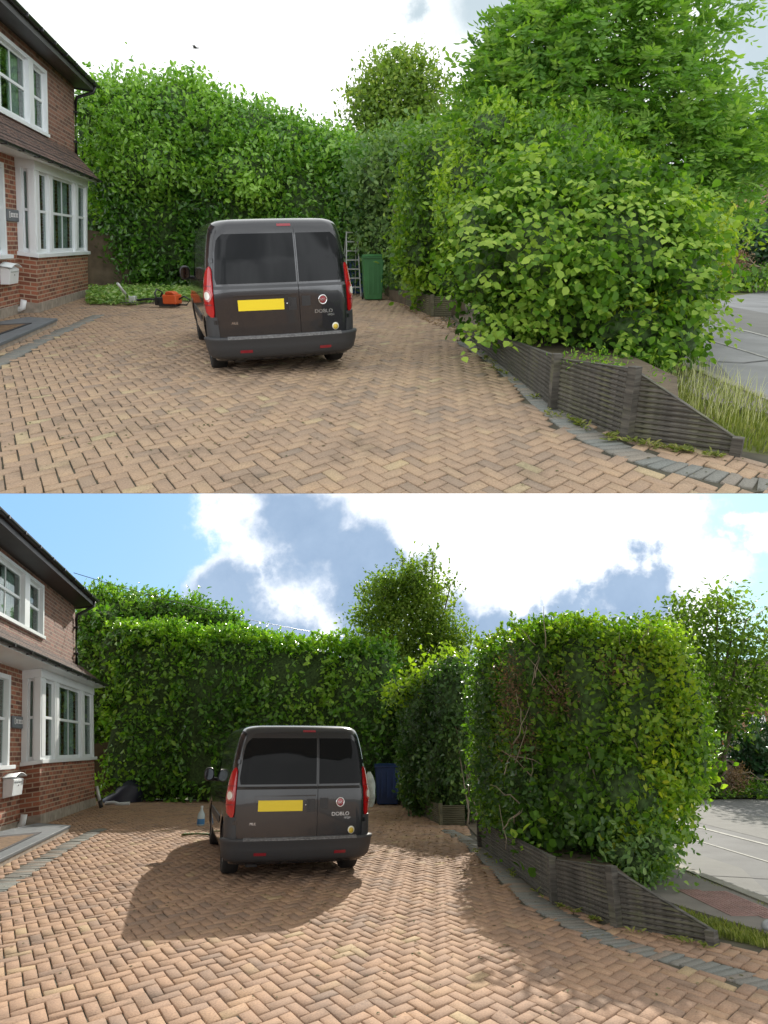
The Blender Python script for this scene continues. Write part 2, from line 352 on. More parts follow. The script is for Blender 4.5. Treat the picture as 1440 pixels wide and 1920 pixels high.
def driveway(P, poly, borders, seed, tone, name_mat, ang=R(38.8), w=.116, joint=.009, cut=None, ky=1.47):
    rng = np.random.default_rng(seed)
    poly = np.array([p[:2] for p in poly]); lo, hi = poly.min(0), poly.max(0)
    ca, sa = math.cos(ang), math.sin(ang); rad = np.linalg.norm(hi - lo) / 2 + 1; cen = (lo + hi) / 2; KY = np.array([1, ky])
    n = int(rad / w); I, J = np.meshgrid(np.arange(-n, n), np.arange(-n, n)); I = I.ravel(); J = J.ravel(); k = (I - J) % 4
    hsel = k == 0; vsel = k == 3
    cx = np.concatenate([(I[hsel] + 1) * w, (I[vsel] + .5) * w]); cy = np.concatenate([(J[hsel] + .5) * w, (J[vsel] + 1) * w])
    rot = np.concatenate([np.zeros(hsel.sum()), np.full(vsel.sum(), math.pi / 2)]) + ang
    P2 = np.stack([cx * ca - cy * sa, cx * sa + cy * ca], 1) * KY + cen
    keep = inpoly(P2, poly)
    for b in borders: keep &= distline(P2, b) > .152
    P2 = P2[keep]; rot = rot[keep]; skew = np.ones(len(P2)); blue = np.zeros(len(P2)); hl = np.full(len(P2), w); hw = np.full(len(P2), w / 2)
    for b in borders:                                    # soldier course of blue-grey blocks
        acc = 0; bp = []; br = []
        for a, c in zip(b[:-1], b[1:]):
            L_ = (c - a).length; d = (c - a).normalized()
            while acc < L_:
                bp.append(tuple((a + d * acc)[:2])); br.append(math.atan2(d.y, d.x) + math.pi / 2); acc += w * 1.02
            acc -= L_
        bp = np.array(bp); br = np.array(br)
        P2 = np.concatenate([P2, bp]); rot = np.concatenate([rot, br]); blue = np.concatenate([blue, np.clip(rng.normal(.9, .15, len(bp)), .55, 1)])
        hl = np.concatenate([hl, np.full(len(bp), .145)]); hw = np.concatenate([hw, np.full(len(bp), w / 2)]); skew = np.concatenate([skew, np.zeros(len(bp))])
    m = len(P2); rot = rot + rng.normal(0, .012, m)
    ux = np.stack([np.cos(rot), np.sin(rot)], 1); uy = np.stack([-np.sin(rot), np.cos(rot)], 1)
    kk = 1 + skew[:, None] * (KY[None] - 1); ux = ux * kk; uy = uy * kk
    P2 = P2 + rng.normal(0, .0015, (m, 2))
    V = np.zeros((m, 12, 3)); z = rng.normal(0, .0015, m); tl = rng.normal(0, .004, (m, 2))
    for r, (ins, dz) in enumerate(((joint * .5, -.022), (joint * .5 + .001, -.005), (joint * .5 + .004, 0))):
        for c, (sx, sy) in enumerate(((-1, -1), (1, -1), (1, 1), (-1, 1))):
            q = P2 + ux * (sx * (hl - ins))[:, None] + uy * (sy * (hw - ins))[:, None]
            V[:, r * 4 + c, :2] = q; V[:, r * 4 + c, 2] = z + dz + sx * tl[:, 0] * .5 + sy * tl[:, 1] * .5
    F_ = [[8, 9, 10, 11]]
    for r in (0, 4):
        for c in range(4): F_.append([r + c, r + (c + 1) % 4, r + 4 + (c + 1) % 4, r + 4 + c])
    F_ = np.array(F_); faces = (np.arange(m)[:, None, None] * 12 + F_[None]).reshape(-1, 4)
    me = mesh_np('driveway', V.reshape(-1, 3), faces, paver_mat(name_mat, tone))
    nfa = len(F_)
    rv = np.clip(rng.beta(1.6, 1.6, m), 0, 1)
    for nm, val in (('rnd', rv), ('blue', blue)):
        at = me.attributes.new(nm, 'FLOAT', 'FACE'); at.data.foreach_set('value', np.repeat(val, nfa).astype(np.float32))
    if cut is not None:                                  # blocks sawn off straight at the terrace edge
        bm = bmesh.new(); bm.from_mesh(me)
        bmesh.ops.bisect_plane(bm, geom=bm.verts[:] + bm.edges[:] + bm.faces[:], plane_co=(0, cut, .002), plane_no=(0, .313, .95), clear_inner=True)
        bm.to_mesh(me); bm.free()
    o = bpy.data.objects.new('driveway', me); C.objects.link(o); o.matrix_world = P.M
    tag(o, kind='structure'); return o
def mesh_np(name, V, Fq, mat_, smooth=False):
    me = bpy.data.meshes.new(name); nv = len(V); nf = len(Fq); k = Fq.shape[1]
    me.vertices.add(nv); me.vertices.foreach_set('co', np.ascontiguousarray(V, dtype=np.float32).ravel())
    me.loops.add(nf * k); me.loops.foreach_set('vertex_index', np.ascontiguousarray(Fq, dtype=np.int32).ravel())
    me.polygons.add(nf); me.polygons.foreach_set('loop_start', np.arange(0, nf * k, k, dtype=np.int32)); me.polygons.foreach_set('loop_total', np.full(nf, k, np.int32))
    if smooth: me.polygons.foreach_set('use_smooth', np.ones(nf, bool))
    me.update(calc_edges=True); me.materials.append(mat_); return me
M_SAND = mat('joint_sand', (.065, .06, .04), .95, var=.5, vscale=3)
M_SOIL = mat('soil', (.11, .085, .055), .95, var=.4, vscale=5, bump=.8, bscale=30)
M_ROAD = mat('asphalt', (.125, .128, .128), .85, var=.22, vscale=1.2, bump=.4, bscale=90)
M_ROADU = mat('asphalt_lightened', (.23, .235, .235), .85, var=.2, vscale=1.2, bump=.4, bscale=90)  # same asphalt, colour lightened to make up for the sunless upper garden
M_ROAD2 = mat('asphalt_patch', (.165, .165, .155), .88, var=.1, vscale=2, bump=.4, bscale=90)
M_PAVE = mat('footpath_tarmac', (.19, .175, .155), .9, var=.15, vscale=2.5, bump=.4, bscale=80)
M_LINE = mat('road_paint', (.34, .34, .31), .8, var=.3, vscale=12)
M_TURF = mat('turf_soil', (.13, .14, .055), .95, var=.4, vscale=4, bump=.8, bscale=25)
M_KERB = mat('kerb_stone', (.26, .25, .21), .85, var=.2, vscale=4)
M_TACT = mat('tactile_paving', (.27, .17, .15), .85, var=.15, vscale=5)
def sheet(P, name, pts, z, m, kind='structure'):
    b = MB().poly([(p[0], p[1], z) for p in pts]); o = b.build(name, m, None, P.M); tag(o, kind=kind); return o
def slab(P, name, pts, z0, z1, m):
    b = MB().prism([(p[0], p[1], z0) for p in pts], (0, 0, z1 - z0)); o = b.build(name, m, None, P.M); tag(o, kind='structure'); return o

# upper garden: a terrace whose near edge stands in front of the camera
YE = U.g(720, 925).y
drvU = [(-5, YE - .3), (-8.5, 11), (-12, 17), (-12, 26), (1.3, 26), (1.3, 16), (1.50, 12.32), (1.72, 7.1), (2.12, 5.94), (2.88, 5.42), (3.2, 5.15), (4.2, YE), (4.2, YE - .3)]
bU1 = smoothline([(x, y, 0) for x, y, _ in [U.g(-60, 705), U.g(0, 678), U.g(90, 632), U.g(150, 606), U.g(185, 590)]])
bU2 = smoothline([(x, y, 0) for x, y, _ in [U.g(868, 640), U.g(925, 672), U.g(985, 722), U.g(1040, 772), U.g(1110, 818), U.g(1200, 856), U.g(1300, 882), U.g(1420, 905), U.g(1560, 922)]])
driveway(U, drvU, [bU1, bU2], 3, (1.12, 1.07, .99), 'block_paving_dull', cut=YE, w=.103)
sheet(U, 'jointing_sand', [(-5.2, YE + .06), (4.3, YE + .06), (3.3, 5.3), (2.9, 5.6), (2.2, 6.1), (1.8, 7.2), (1.6, 12.4), (1.6, 27), (-12.3, 27), (-12.3, 17.2), (-8.7, 11.2)], -.014, M_SAND)
# the terrace itself: an added wedge, thin at its near edge, pale to bounce light below
b = MB(); y0 = YE + .09
top = [(-5.3, y0), (4.4, y0), (10.8, 15), (27, 45), (60, 110), (-60, 110), (-26, 45), (-13.5, 19), (-9, 11)]  # far reach added to keep the sun off the upper garden
n = len(top)
tv = [(x, y, -.03) for x, y in top]; bv = [(x, y, -.034 - .10 * min(8, (y - y0))) for x, y in top]
b.poly(tv); b.poly(bv[::-1])
for i in range(n):
    j = (i + 1) % n; b.poly([tv[j], tv[i], bv[i], bv[j]])
tag(MB().poly([(x, y, -.026) for x, y in top]).build('ground', M_TURF, None, U.M), kind='structure')
tag(b.build('added_terrace', mat('terrace_bounce_white', (.70, .69, .66), .95, var=.06, vscale=.6), None, U.M), kind='structure')
# lower garden
drvL = [(-14, -3), (-14, 24.5), (2.2, 24.5), (1.75, 17), (1.66, 13.4), (1.86, 8.6), (2.22, 7.52), (2.88, 6.93), (3.6, 6.2), (8, 5), (8, -3)]
bL1 = smoothline([(x, y, 0) for x, y, _ in [L.g(-60, 1695), L.g(0, 1662), L.g(60, 1625), L.g(130, 1583), L.g(190, 1553)]])
bL2 = smoothline([(x, y, 0) for x, y, _ in [L.g(838, 1556), L.g(880, 1578), L.g(930, 1622), L.g(1000, 1686), L.g(1060, 1722), L.g(1130, 1757), L.g(1220, 1785), L.g(1330, 1812), L.g(1450, 1850), L.g(1600, 1900)]])
driveway(L, drvL, [bL1, bL2], 8, (1.08, .94, .85), 'block_paving_warm', w=.094)
sheet(L, 'jointing_sand', [(-14, -3), (8, -3), (8, 5), (3.7, 6.3), (3, 7.1), (2.3, 7.7), (1.95, 8.7), (1.75, 13.5), (1.9, 17), (2.3, 24.6), (-14, 24.6)], -.014, M_SAND)
b = MB().poly([(-16, -3.2, -.03), (10, -3.2, -.03), (60, 12, -.03), (900, 1500, -.03), (-900, 1500, -.03), (-60, 12, -.03)])
tag(b.build('ground', M_TURF, None, L.M), kind='structure')

def street(P, up):
    k = 0.0
    far = [(4.2, -2 if not up else YE + 1.2), (13, -2 if not up else 16), (18, 20), (17, 27.5), (13.2, 26.2), (9.8, 24.2), (8.4, 38), (4.2, 40)]
    if up: far = [(4.2, 6.0), (6.2, 9.6), (9.4, 14.8), (15.5, 24.5), (14.2, 26.8), (12, 24.2), (9.7, 22.3), (9.2, 40), (4.2, 40)]
    sheet(P, 'road', far, -.022, M_ROADU if up else M_ROAD)
    # lighter strip, cracks and worn lines
    sheet(P, 'road_patch', [(4.35, 8.6), (5.1, 11.0), (5.0, 14), (4.35, 14)], -.018, M_ROAD2)
    sheet(P, 'road_patch', [(7.15, 11.8 if not up else 12.9), (9.4, 15.2), (9.4, 24), (7.3, 24)], -.0175, M_ROAD2)
    for x, w_ in ((7.05 if up else 6.72, .09), (5.75, .05)):
        y0 = 11.2 if not up else (12.0 if x > 6 else 9.6)
        sheet(P, 'road_marking', [(x, y0), (x + w_, y0), (x + w_ + .1, 24), (x + .1, 24)], -.0140, M_LINE)
    # crack sealing
    b = MB()
    for pl in ([(4.3, 10.4), (5.2, 10.1), (6.2, 9.9 if not up else 10.6), (7.0, 11.9)],):
        for a, c in zip(pl[:-1], pl[1:]):
            a = Vector((*a, 0)); c = Vector((*c, 0)); d = (c - a).normalized(); nrm = Vector((-d.y, d.x, 0)) * .02
            b.poly([a - nrm + Vector((0, 0, -.0105)), c - nrm + Vector((0, 0, -.0105)), c + nrm + Vector((0, 0, -.0105)), a + nrm + Vector((0, 0, -.0105))])
    tag(b.build('road_crack', mat('bitumen', (.09, .09, .09), .8), None, P.M), kind='structure')
    # kerb
    ys = 6.0 if up else -2
    slab(P, 'kerb', [(4.06, ys), (4.2, ys), (4.2, 30), (4.06, 30)], -.03, .05, M_KERB)
    y0 = 6.05 if up else -2
    if up: slab(P, 'pavement', [(3.45, 7.3), (4.055, 6.2), (4.055, 24), (3.45, 24)], -.02, .035, M_PAVE)
    else: slab(P, 'pavement', [(3.55, -2), (4.055, -2), (4.055, 24), (2.9, 24), (2.9, 9.2), (3.12, 8.2), (3.42, 7.2), (3.5, 6)], -.03, .035, M_PAVE)
street(U, True); street(L, False)
# tactile paving: ribbed pinkish slabs on the lower footpath
b = MB()
def lbox(b, x0, x1, y0, y1, z0, z1): b.box(x0, x1, y0, y1, z0, z1)
for i in range(2):
    for j in range(5):
        x0 = 3.42 + i * .27; y0 = 7.75 + j * .27 + i * -.1
        lbox(b, x0, x0 + .26, y0, y0 + .26, .02, .041)
        for a in range(5):
            for c in range(5):
                lbox(b, x0 + .03 + a * .045, x0 + .05 + a * .045, y0 + .03 + c * .045, y0 + .05 + c * .045, .041, .046)
tag(b.build('tactile_paving', M_TACT, None, L.M), kind='structure')

# ------------------------------------------------------------------ timber planter walls
def board_panel(b, A, B, zA0, zA1, zB0, zB1, th=.045, pitch=.045):
    """upright panel from A to B, outer face towards the drive, with horizontal ridges"""
    A = Vector((A[0], A[1], 0)); B = Vector((B[0], B[1], 0)); d = (B - A).normalized(); n = Vector((d.y, -d.x, 0))
    if n.y > 0 and abs(n.y) > abs(n.x): n = -n
    if abs(n.x) >= abs(n.y) and n.x > 0: n = -n
    def pt(t, z, o): return A.lerp(B, t) + n * o + Vector((0, 0, z))
    rows = []; zmax = max(zA1, zB1); k = 0; z = -.03
    prof = []
    while z < zmax:
        prof += [(z, .004), (z + pitch * .3, .018), (z + pitch * .7, .018), (z + pitch, .004)]; z += pitch
    for (z, o) in prof:
        ok = []
        for t, zt in ((0, zA1), (1, zB1)): ok.append(min(z, zt))
        rows.append([pt(t, min(z, zA1 + (zB1 - zA1) * t), o) for t in np.linspace(0, 1, 9)])
    b.grid(rows, False)
    ts = np.linspace(0, 1, 9)
    b.grid([[pt(t, zA1 + (zB1 - zA1) * t, .016) for t in ts], [pt(t, zA1 + (zB1 - zA1) * t, -th) for t in ts], [pt(t, -.03, -th) for t in ts]], False)
def post(b, x, y, w, z, a=0):
    b.box(-w/2, w/2, -w/2, w/2, -.05, z, T(x, y, 0) @ RZ(a))
def planter(P, label, pts, heights, posts, m, group=None, pw=.085):
    t = thing('timber_planter', label, 'planter', P, T(pts[0][0], pts[0][1], 0))
    o = Vector((pts[0][0], pts[0][1], 0)); q = [Vector((p[0], p[1], 0)) - o for p in pts]
    for i in range(len(q) - 1):
        b = MB(); board_panel(b, q[i], q[i + 1], 0, heights[i][0], 0, heights[i][1]); b.build('board_panel', m, t)
    for (i, hz) in posts:
        b = MB(); d = (q[min(i + 1, len(q) - 1)] - q[max(i - 1, 0)]); a = math.atan2(d.y, d.x)
        post(b, q[i].x - .03, q[i].y - .03, pw, hz, a); b.build('post', m, t, bevel=.004)
    return t
pU = [U.g(885, 640), U.g(1040, 765), U.g(1178, 822), U.g(1382, 852)]
def hgt(P, base, px, py):               # height of a point seen at px,py above ground point base
    return P.at(px, py, base.y).z
planter(U, 'weathered grey timber planter wall, half under the overgrown hazel bush', pU,
        [(hgt(U, pU[0], 900, 612), hgt(U, pU[1], 1040, 670)), (hgt(U, pU[1], 1040, 672), hgt(U, pU[2], 1178, 692)), (hgt(U, pU[2], 1178, 696), hgt(U, pU[3], 1382, 826))],
        [(1, hgt(U, pU[1], 1040, 662)), (2, hgt(U, pU[2], 1178, 686)), (3, hgt(U, pU[3], 1382, 818))], M_PLANK)
pL = [L.g(903, 1587), L.g(1043, 1690), L.g(1160, 1735), L.g(1340, 1770)]
planter(L, 'weathered grey timber planter wall along the clipped roadside hedge', pL,
        [(hgt(L, pL[0], 905, 1540), hgt(L, pL[1], 1043, 1608)), (hgt(L, pL[1], 1043, 1611), hgt(L, pL[2], 1160, 1626)), (hgt(L, pL[2], 1160, 1630), hgt(L, pL[3], 1340, 1745))],
        [(0, hgt(L, pL[0], 903, 1536)), (1, hgt(L, pL[1], 1043, 1604)), (2, hgt(L, pL[2], 1160, 1622)), (3, hgt(L, pL[3], 1340, 1742))], M_PLANK)
qU = [U.g(722, 553), U.g(812, 594), U.g(846, 594)]
planter(U, 'low mossy timber planter beside the green wheelie bin', qU,
        [(hgt(U, qU[0], 722, 536), hgt(U, qU[1], 812, 556)), (hgt(U, qU[1], 812, 556), hgt(U, qU[2], 846, 556))], [(1, hgt(U, qU[1], 812, 552))], M_PLANKB, pw=.07)
qL = [L.g(748, 1508), L.g(829, 1547), L.g(872, 1547)]
planter(L, 'low mossy timber planter beside the blue wheelie bin', qL,
        [(hgt(L, qL[0], 748, 1482), hgt(L, qL[1], 829, 1510)), (hgt(L, qL[1], 829, 1510), hgt(L, qL[2], 872, 1510))], [(1, hgt(L, qL[1], 829, 1506))], M_PLANKB, pw=.07)
# planting soil behind the boards
sheet(U, 'soil', [(1.62, 12.3), (1.84, 7.2), (2.24, 6.06), (2.6, 5.8), (3.3, 6.4), (4.0, 9), (4.0, 20), (1.6, 20)], .0, M_SOIL)
slab(U, 'soil', [(1.64, 12.3), (1.86, 7.2), (2.24, 6.1), (2.55, 5.95), (2.95, 7), (3.0, 13), (2.0, 14)], -.02, .34, M_SOIL)
sheet(L, 'soil', [(1.78, 13.4), (2.0, 8.7), (2.35, 7.7), (2.9, 7.2), (2.88, 9), (2.9, 24), (1.9, 24)], .0, M_SOIL)
slab(L, 'soil', [(1.80, 13.4), (2.0, 8.75), (2.34, 7.75), (2.55, 7.6), (2.7, 9), (2.75, 14), (2.0, 14)], -.02, .30, M_SOIL)
slab(U, 'soil', [(.15, 21.6), (1.45, 16.95), (1.9, 16.95), (1.9, 22)], -.02, .3, M_SOIL)
slab(L, 'soil', [(.55, 21.8), (1.46, 16.8), (1.8, 16.8), (2.1, 22)], -.02, .3, M_SOIL)
# ------------------------------------------------------------------ house
def house_matrix(P, o, vp, lean):
    d = P.ray(*vp); u = Vector((d.x, d.y, 0)).normalized(); n = Vector((u.y, -u.x, 0)); v = Vector((0, 0, 1)); a = R(lean)
    n2 = n * math.cos(a) - v * math.sin(a); v2 = v * math.cos(a) + n * math.sin(a)
    m = Matrix((n2, u, v2)).transposed().to_4x4(); m.translation = Vector((o.x, o.y, 0)); return m
def rail(b, axis, plane, a0, a1, z0, z1, d0, d1):
    """box in a window plane: axis 'x' plane faces +x, axis 'y' plane faces -y"""
    if axis == 'x': b.box(plane + d0, plane + d1, a0, a1, z0, z1)
    else: b.box(a0, a1, plane - d1, plane - d0, z0, z1)
def sash(parent, axis, plane, a0, a1, z0, z1, muntin=True, mid=.52, sink=.06):
    b = MB(); s = .05; zm = z0 + (z1 - z0) * mid
    d0, d1 = -sink - .04, -sink
    rail(b, axis, plane, a0, a0 + s, z0, z1, d0, d1); rail(b, axis, plane, a1 - s, a1, z0, z1, d0, d1)
    rail(b, axis, plane, a0 + s, a1 - s, z0, z0 + .09, d0, d1 - .002); rail(b, axis, plane, a0 + s, a1 - s, z1 - .06, z1, d0, d1 - .002)
    rail(b, axis, plane, a0 + s, a1 - s, zm - .03, zm + .03, d0, d1 + .015)
    if muntin:
        c = (a0 + a1) / 2
        rail(b, axis, plane, c - .016, c + .016, zm + .03, z1 - .06, d0 + .005, d1 - .006)
        rail(b, axis, plane, c - .016, c + .016, z0 + .09, zm - .03, d0 + .005, d1 - .006)
    w = b.build('window', M_WHITE, parent)
    g = MB(); rail(g, axis, plane, a0 + s, a1 - s, z0 + .09, z1 - .06, d0 + .016, d0 + .020); g.build('pane', M_GLASS, w)
    # curtains gathered to both sides
    cu = MB()
    W = a1 - a0
    for lo, hi in ((a0 + .02, a0 + W * (.44 if muntin else .62)), (a1 - W * (.40 if muntin else .24), a1 - .02)):
        n = max(8, int((hi - lo) / .03)); rows = [[], []]
        for i in range(n + 1):
            t = lo + (hi - lo) * i / n; off = -.22 + .03 * math.sin(t * 42)
            for r, z in enumerate((z0, z1)):
                rows[r].append((plane + off, t, z) if axis == 'x' else (t, plane - off, z))
        cu.grid(rows)
    cu.build('curtain', M_CURTAIN, w)
    return w
def make_house(P, o, vp, lean, label, yf, w0, w1, wz0, wz1):
    Mh = house_matrix(P, o, vp, lean)
    t = thing('brick_house', label, 'house', P, Mh)
    # ground floor walls
    b = MB()
    b.box(-.40, 0, -5.72, 0, .22, 1.28)
    b.box(-.62, -.40, -6.60, -5.60, -.4, 3.42)           # pier
    b.box(-.62, -.40, -14, -6.60, -.4, 1.30)
    b.box(-.62, -.40, -14, -8.2, 1.30, 3.42); b.box(-.62, -.40, -8.2, -6.60, 3.2, 3.42)
    b.box(-6, -.40, 0, .2, -.4, 3.4)
    b.build('wall', M_BRICK, t)
    b = MB(); b.box(-.42, .03, -5.75, .03, -.4, .22); b.box(-.60, -.37, -14, -5.75, -.4, .16)
    b.build('plinth', M_CONC, t)
    # upper wall round the window opening
    b = MB()
    b.box(-.62, -.40, -14, yf, 3.42, wz0); b.box(-.62, -.40, -14, yf, wz1, 6.1)
    b.box(-.62, -.40, -14, w0, wz0, wz1); b.box(-.62, -.40, w1, yf, wz0, wz1)
    b.box(-6, -.622, yf - .2, yf, 3.42, 6.1)
    b.poly([(-.62, yf, 6.1), (-9.4, yf, 6.1), (-5.0, yf, 9.6)])
    b.build('wall', M_BRICKD, t)
    # rooms behind the glass
    b = MB()
    b.poly([(-3, -5.7, 1.2), (-3, 0, 1.2), (-3, 0, 3.4), (-3, -5.7, 3.4)]); b.poly([(-3, -5.7, 1.25), (0, -5.7, 1.25), (0, 0, 1.25), (-3, 0, 1.25)])
    b.poly([(-3, -5.7, 3.4), (-3, 0, 3.4), (0, 0, 3.4), (0, -5.7, 3.4)])
    b.poly([(-3, -14, wz0 - .1), (-3, yf - .2, wz0 - .1), (-3, yf - .2, wz1 + .3), (-3, -14, wz1 + .3)])
    b.poly([(-3, -14, wz0 - .1), (-.63, -14, wz0 - .1), (-.63, yf - .2, wz0 - .1), (-3, yf - .2, wz0 - .1)])
    b.poly([(-3, -14, wz1 + .3), (-3, yf - .2, wz1 + .3), (-.63, yf - .2, wz1 + .3), (-.63, -14, wz1 + .3)])
    b.build('room', M_ROOM, t)
    # bay: sill, posts, head
    b = MB(); b.box(-.44, .075, -5.80, .06, 1.28, 1.37); b.build('window_sill', M_WHITE, t, bevel=.008)
    b = MB()
    for a0, a1 in ((-5.72, -5.28), (-4.46, -4.05), (-1.66, -1.22), (-.16, 0)): b.box(-.14, 0, a0, a1, 1.37, 3.20)
    b.box(-.40, -.28, -5.72, -5.66, 1.37, 3.2)
    b.box(-.44, .02, -5.74, .02, 3.20, 3.40)
    b.box(-.40, -.02, -.05, 0, 1.37, 3.2)
    b.build('bay_frame', M_WHITE, t, bevel=.006)
    for a0, a1 in ((-5.66, -5.36), (-4.40, -4.12), (-1.60, -1.28)):   # raised mouldings on the posts
        b = MB(); b.box(0, .012, a0 + .03, a1 - .03, 1.44, 3.12); b.build('moulding', M_WHITE, t)
    for a0, a1, mt in ((-5.28, -4.46, False), (-4.05, -1.66, True), (-1.22, -.16, False)): sash(t, 'x', 0, a0, a1, 1.37, 3.20, mt)
    sash(t, 'y', -5.72, -.29, -.13, 1.37, 3.20, False)
    # window behind the pier
    sash(t, 'x', -.40, -8.2, -6.6, 1.30, 3.20, True)
    b = MB(); b.box(-.5, -.27, -8.3, -6.50, 1.24, 1.32); b.build('window_sill', M_WHITE, t, bevel=.008)
    b = MB(); b.box(-.50, -.37, -8.2, -8.05, 1.32, 3.2); b.box(-.50, -.37, -6.72, -6.6, 1.32, 3.2); b.box(-.50, -.38, -8.05, -6.72, 3.1, 3.2); b.build('window_frame', M_WHITE, t)
    # upper window
    b = MB(); sp = (w1 - w0)
    e = [w0, w0 + .12, w1 - sp * .42, w1 - sp * .32, w1 - .10, w1]
    for a0, a1 in ((e[0], e[1]), (e[2], e[3]), (e[4], e[5])): b.box(-.50, -.36, a0, a1, wz0, wz1)
    b.box(-.50, -.362, w0 + .12, w1 - .10, wz1 - .08, wz1); b.box(-.5, -.33, w0 - .05, w1 + .05, wz0 - .06, wz0 + .02)
    b.build('window_frame', M_WHITE, t)
    sash(t, 'x', -.40, e[1], e[2], wz0 + .02, wz1 - .08, True); sash(t, 'x', -.40, e[3], e[4], wz0 + .02, wz1 - .08, False)
    # pentice roof
    b = MB(); ye = .16
    ring = [(.34, -14, 3.47), (-.40, -14, 4.16), (-.40, -14, 4.10), (.34, -14, 3.41)]
    nrow = 8
    for i in range(nrow):                              # overlapping courses
        t0 = i / nrow; t1 = (i + 1.12) / nrow
        x0 = .34 - .74 * t0; z0 = 3.44 + .69 * t0; x1 = max(-.399, .34 - .74 * t1); z1 = 3.44 + .69 * (min(t1, 1.0))
        b.prism([(x0, -14, z0 + .035), (x1, -14, z1 + .012), (x1, -14, z1 - .012), (x0, -14, z0 + .008)], (0, 14 + ye, 0))
    b.build('lower_roof', M_TILE, t)
    b = MB(); b.box(-.40, .30, -14, .12, 3.40, 3.425); b.build('soffit', M_WHITE, t)
    b = MB(); b.box(.302, .325, -14, .12, 3.385, 3.45); b.build('fascia', M_WHITE, t)
    def gutter(x, z, y1, r=.055):
        g = MB(); rows = []
        for y in (-14, y1):
            rows.append([(x + r * math.cos(a), y, z + r * math.sin(a)) for a in np.linspace(math.pi, 2 * math.pi, 9)])
        g.grid(rows); rows = []
        for y in (y1, -14):
            rows.append([(x + (r - .006) * math.cos(a), y, z + (r - .006) * math.sin(a)) for a in np.linspace(math.pi, 2 * math.pi, 9)])
        g.grid(rows)
        g.poly([(x + r * math.cos(a), y1, z + r * math.sin(a)) for a in np.linspace(math.pi, 2 * math.pi, 9)])
        yy = -13.5
        while yy < y1 - .2:                            # brackets and union collars
            g.box(x - r - .008, x + r + .008, yy, yy + .04, z - r - .01, z + .004); yy += 1.1
        return g
    gutter(.385, 3.46, .18).build('gutter', M_BLACKPL, t)
    # main roof, soffit, fascia, gutter
    b = MB(); yr = yf + .16; ring = [(.22, -14, 6.10), (-5.0, -14, 9.75), (-5.0, -14, 9.62), (.20, -14, 5.98)]
    b.prism(ring, (0, 14 + yr, 0)); b.prism([(-5.0, -14, 9.75), (-9.6, -14, 6.3), (-9.6, -14, 6.2), (-5.0, -14, 9.62)], (0, 14 + yr, 0))
    b.build('roof', M_TILE, t)
    b = MB(); b.box(-.40, .13, -14, yr - .02, 5.90, 5.93)
    yy = -13.8
    b.build('soffit', M_SOFFIT, t)
    b = MB(); b.box(.132, .16, -14, yr, 5.86, 6.06); b.box(-.45, .13, yr - .02, yr + .01, 5.86, 6.2); b.prism([(.16, yr, 5.98), (.16, yr, 6.10), (-5.0, yr, 9.70), (-5.0, yr, 9.52)], (0, .03, 0)); b.build('fascia', M_SOFFIT, t)
    gutter(.225, 6.05, yr + .02, .06).build('gutter', M_BLACKPL, t)
    b = MB(); b.tube([(.2, yf - .12, 5.99), (.15, yf - .12, 5.82), (-.30, yf - .12, 5.62), (-.34, yf - .12, 5.5), (-.34, yf - .12, 4.05)], .045, 12)
    for z in (5.2, 4.4): b.box(-.4, -.28, yf - .19, yf - .05, z, z + .05)
    b.build('downpipe', M_BLACKPL, t)
    # waste outlet by the corner of the bay
    b = MB(); b.tube([(-.4, -5.95, .02), (-.28, -5.95, .10), (-.25, -5.95, .28)], .07, 12); b.build('waste_pipe', M_WHITE, t)
    return Mh, t
MhU, hU = make_house(U, U.g(165, 555), (470, 455), 8, 'red brick house with white bay windows beside the uncut hedge, in the first picture', .27, -6.75, -2.9, 4.22, 5.68)
MhL, hL = make_house(L, L.g(178, 1510), (475, 1400), -8, 'red brick house with white bay windows beside the trimmed hedge, in the second picture', -.55, -8.0, -4.1, 4.42, 5.78)

def letterbox(P, Mh, y, z, label):
    t = thing('letterbox', label, 'letterbox', P, Mh @ T(-.395, y, z))
    b = MB(); b.prism([(0, -.27, .0), (.18, -.24, .0), (.21, -.27, .34), (0, -.27, .40)], (0, 0, 0)) if False else None
    b = MB()
    ring = [(0, .0), (.18, .02), (.215, .34), (.10, .40), (0, .40)]
    b.prism([(x, -.36, zz) for x, zz in ring], (0, .66, 0)); b.build('box_body', M_WHITE, t, bevel=.008)
    b = MB(); n = 14; top = []; bot = []
    for i in range(n + 1):                            # curved gull lid, arching along the wall
        a = i / n; yy = -.42 + .78 * a; zz = .39 + .075 * math.sin(math.pi * a); top.append((yy, zz))
    rows = [[(-.0, yy, zz + .012) for yy, zz in top], [(.26, yy, zz + .004) for yy, zz in top], [(.26, yy, zz - .012) for yy, zz in top], [(0, yy, zz - .006) for yy, zz in top]]
    b.grid(rows); b.build('lid', M_WHITE, t)
    b = MB(); b.box(.19, .224, -.30, .24, .285, .305); b.build('slot_flap', mat('grey_flap', (.42, .45, .46), .4), t)
    b = MB(); b.lathe([(0, 0), (.014, 0), (.014, .008), (0, .008)], T(.205, -.03, .22) @ Matrix.Rotation(R(90), 4, 'Y'), 10); b.build('lock', mat('lock_metal', (.25, .25, .25), .3, 1), t)
letterbox(U, MhU, -6.75, .68, 'white metal letterbox with curved lid on the house wall, in the first picture')
letterbox(L, MhL, -6.55, .68, 'white metal letterbox with curved lid on the sunlit house wall, in the second picture')
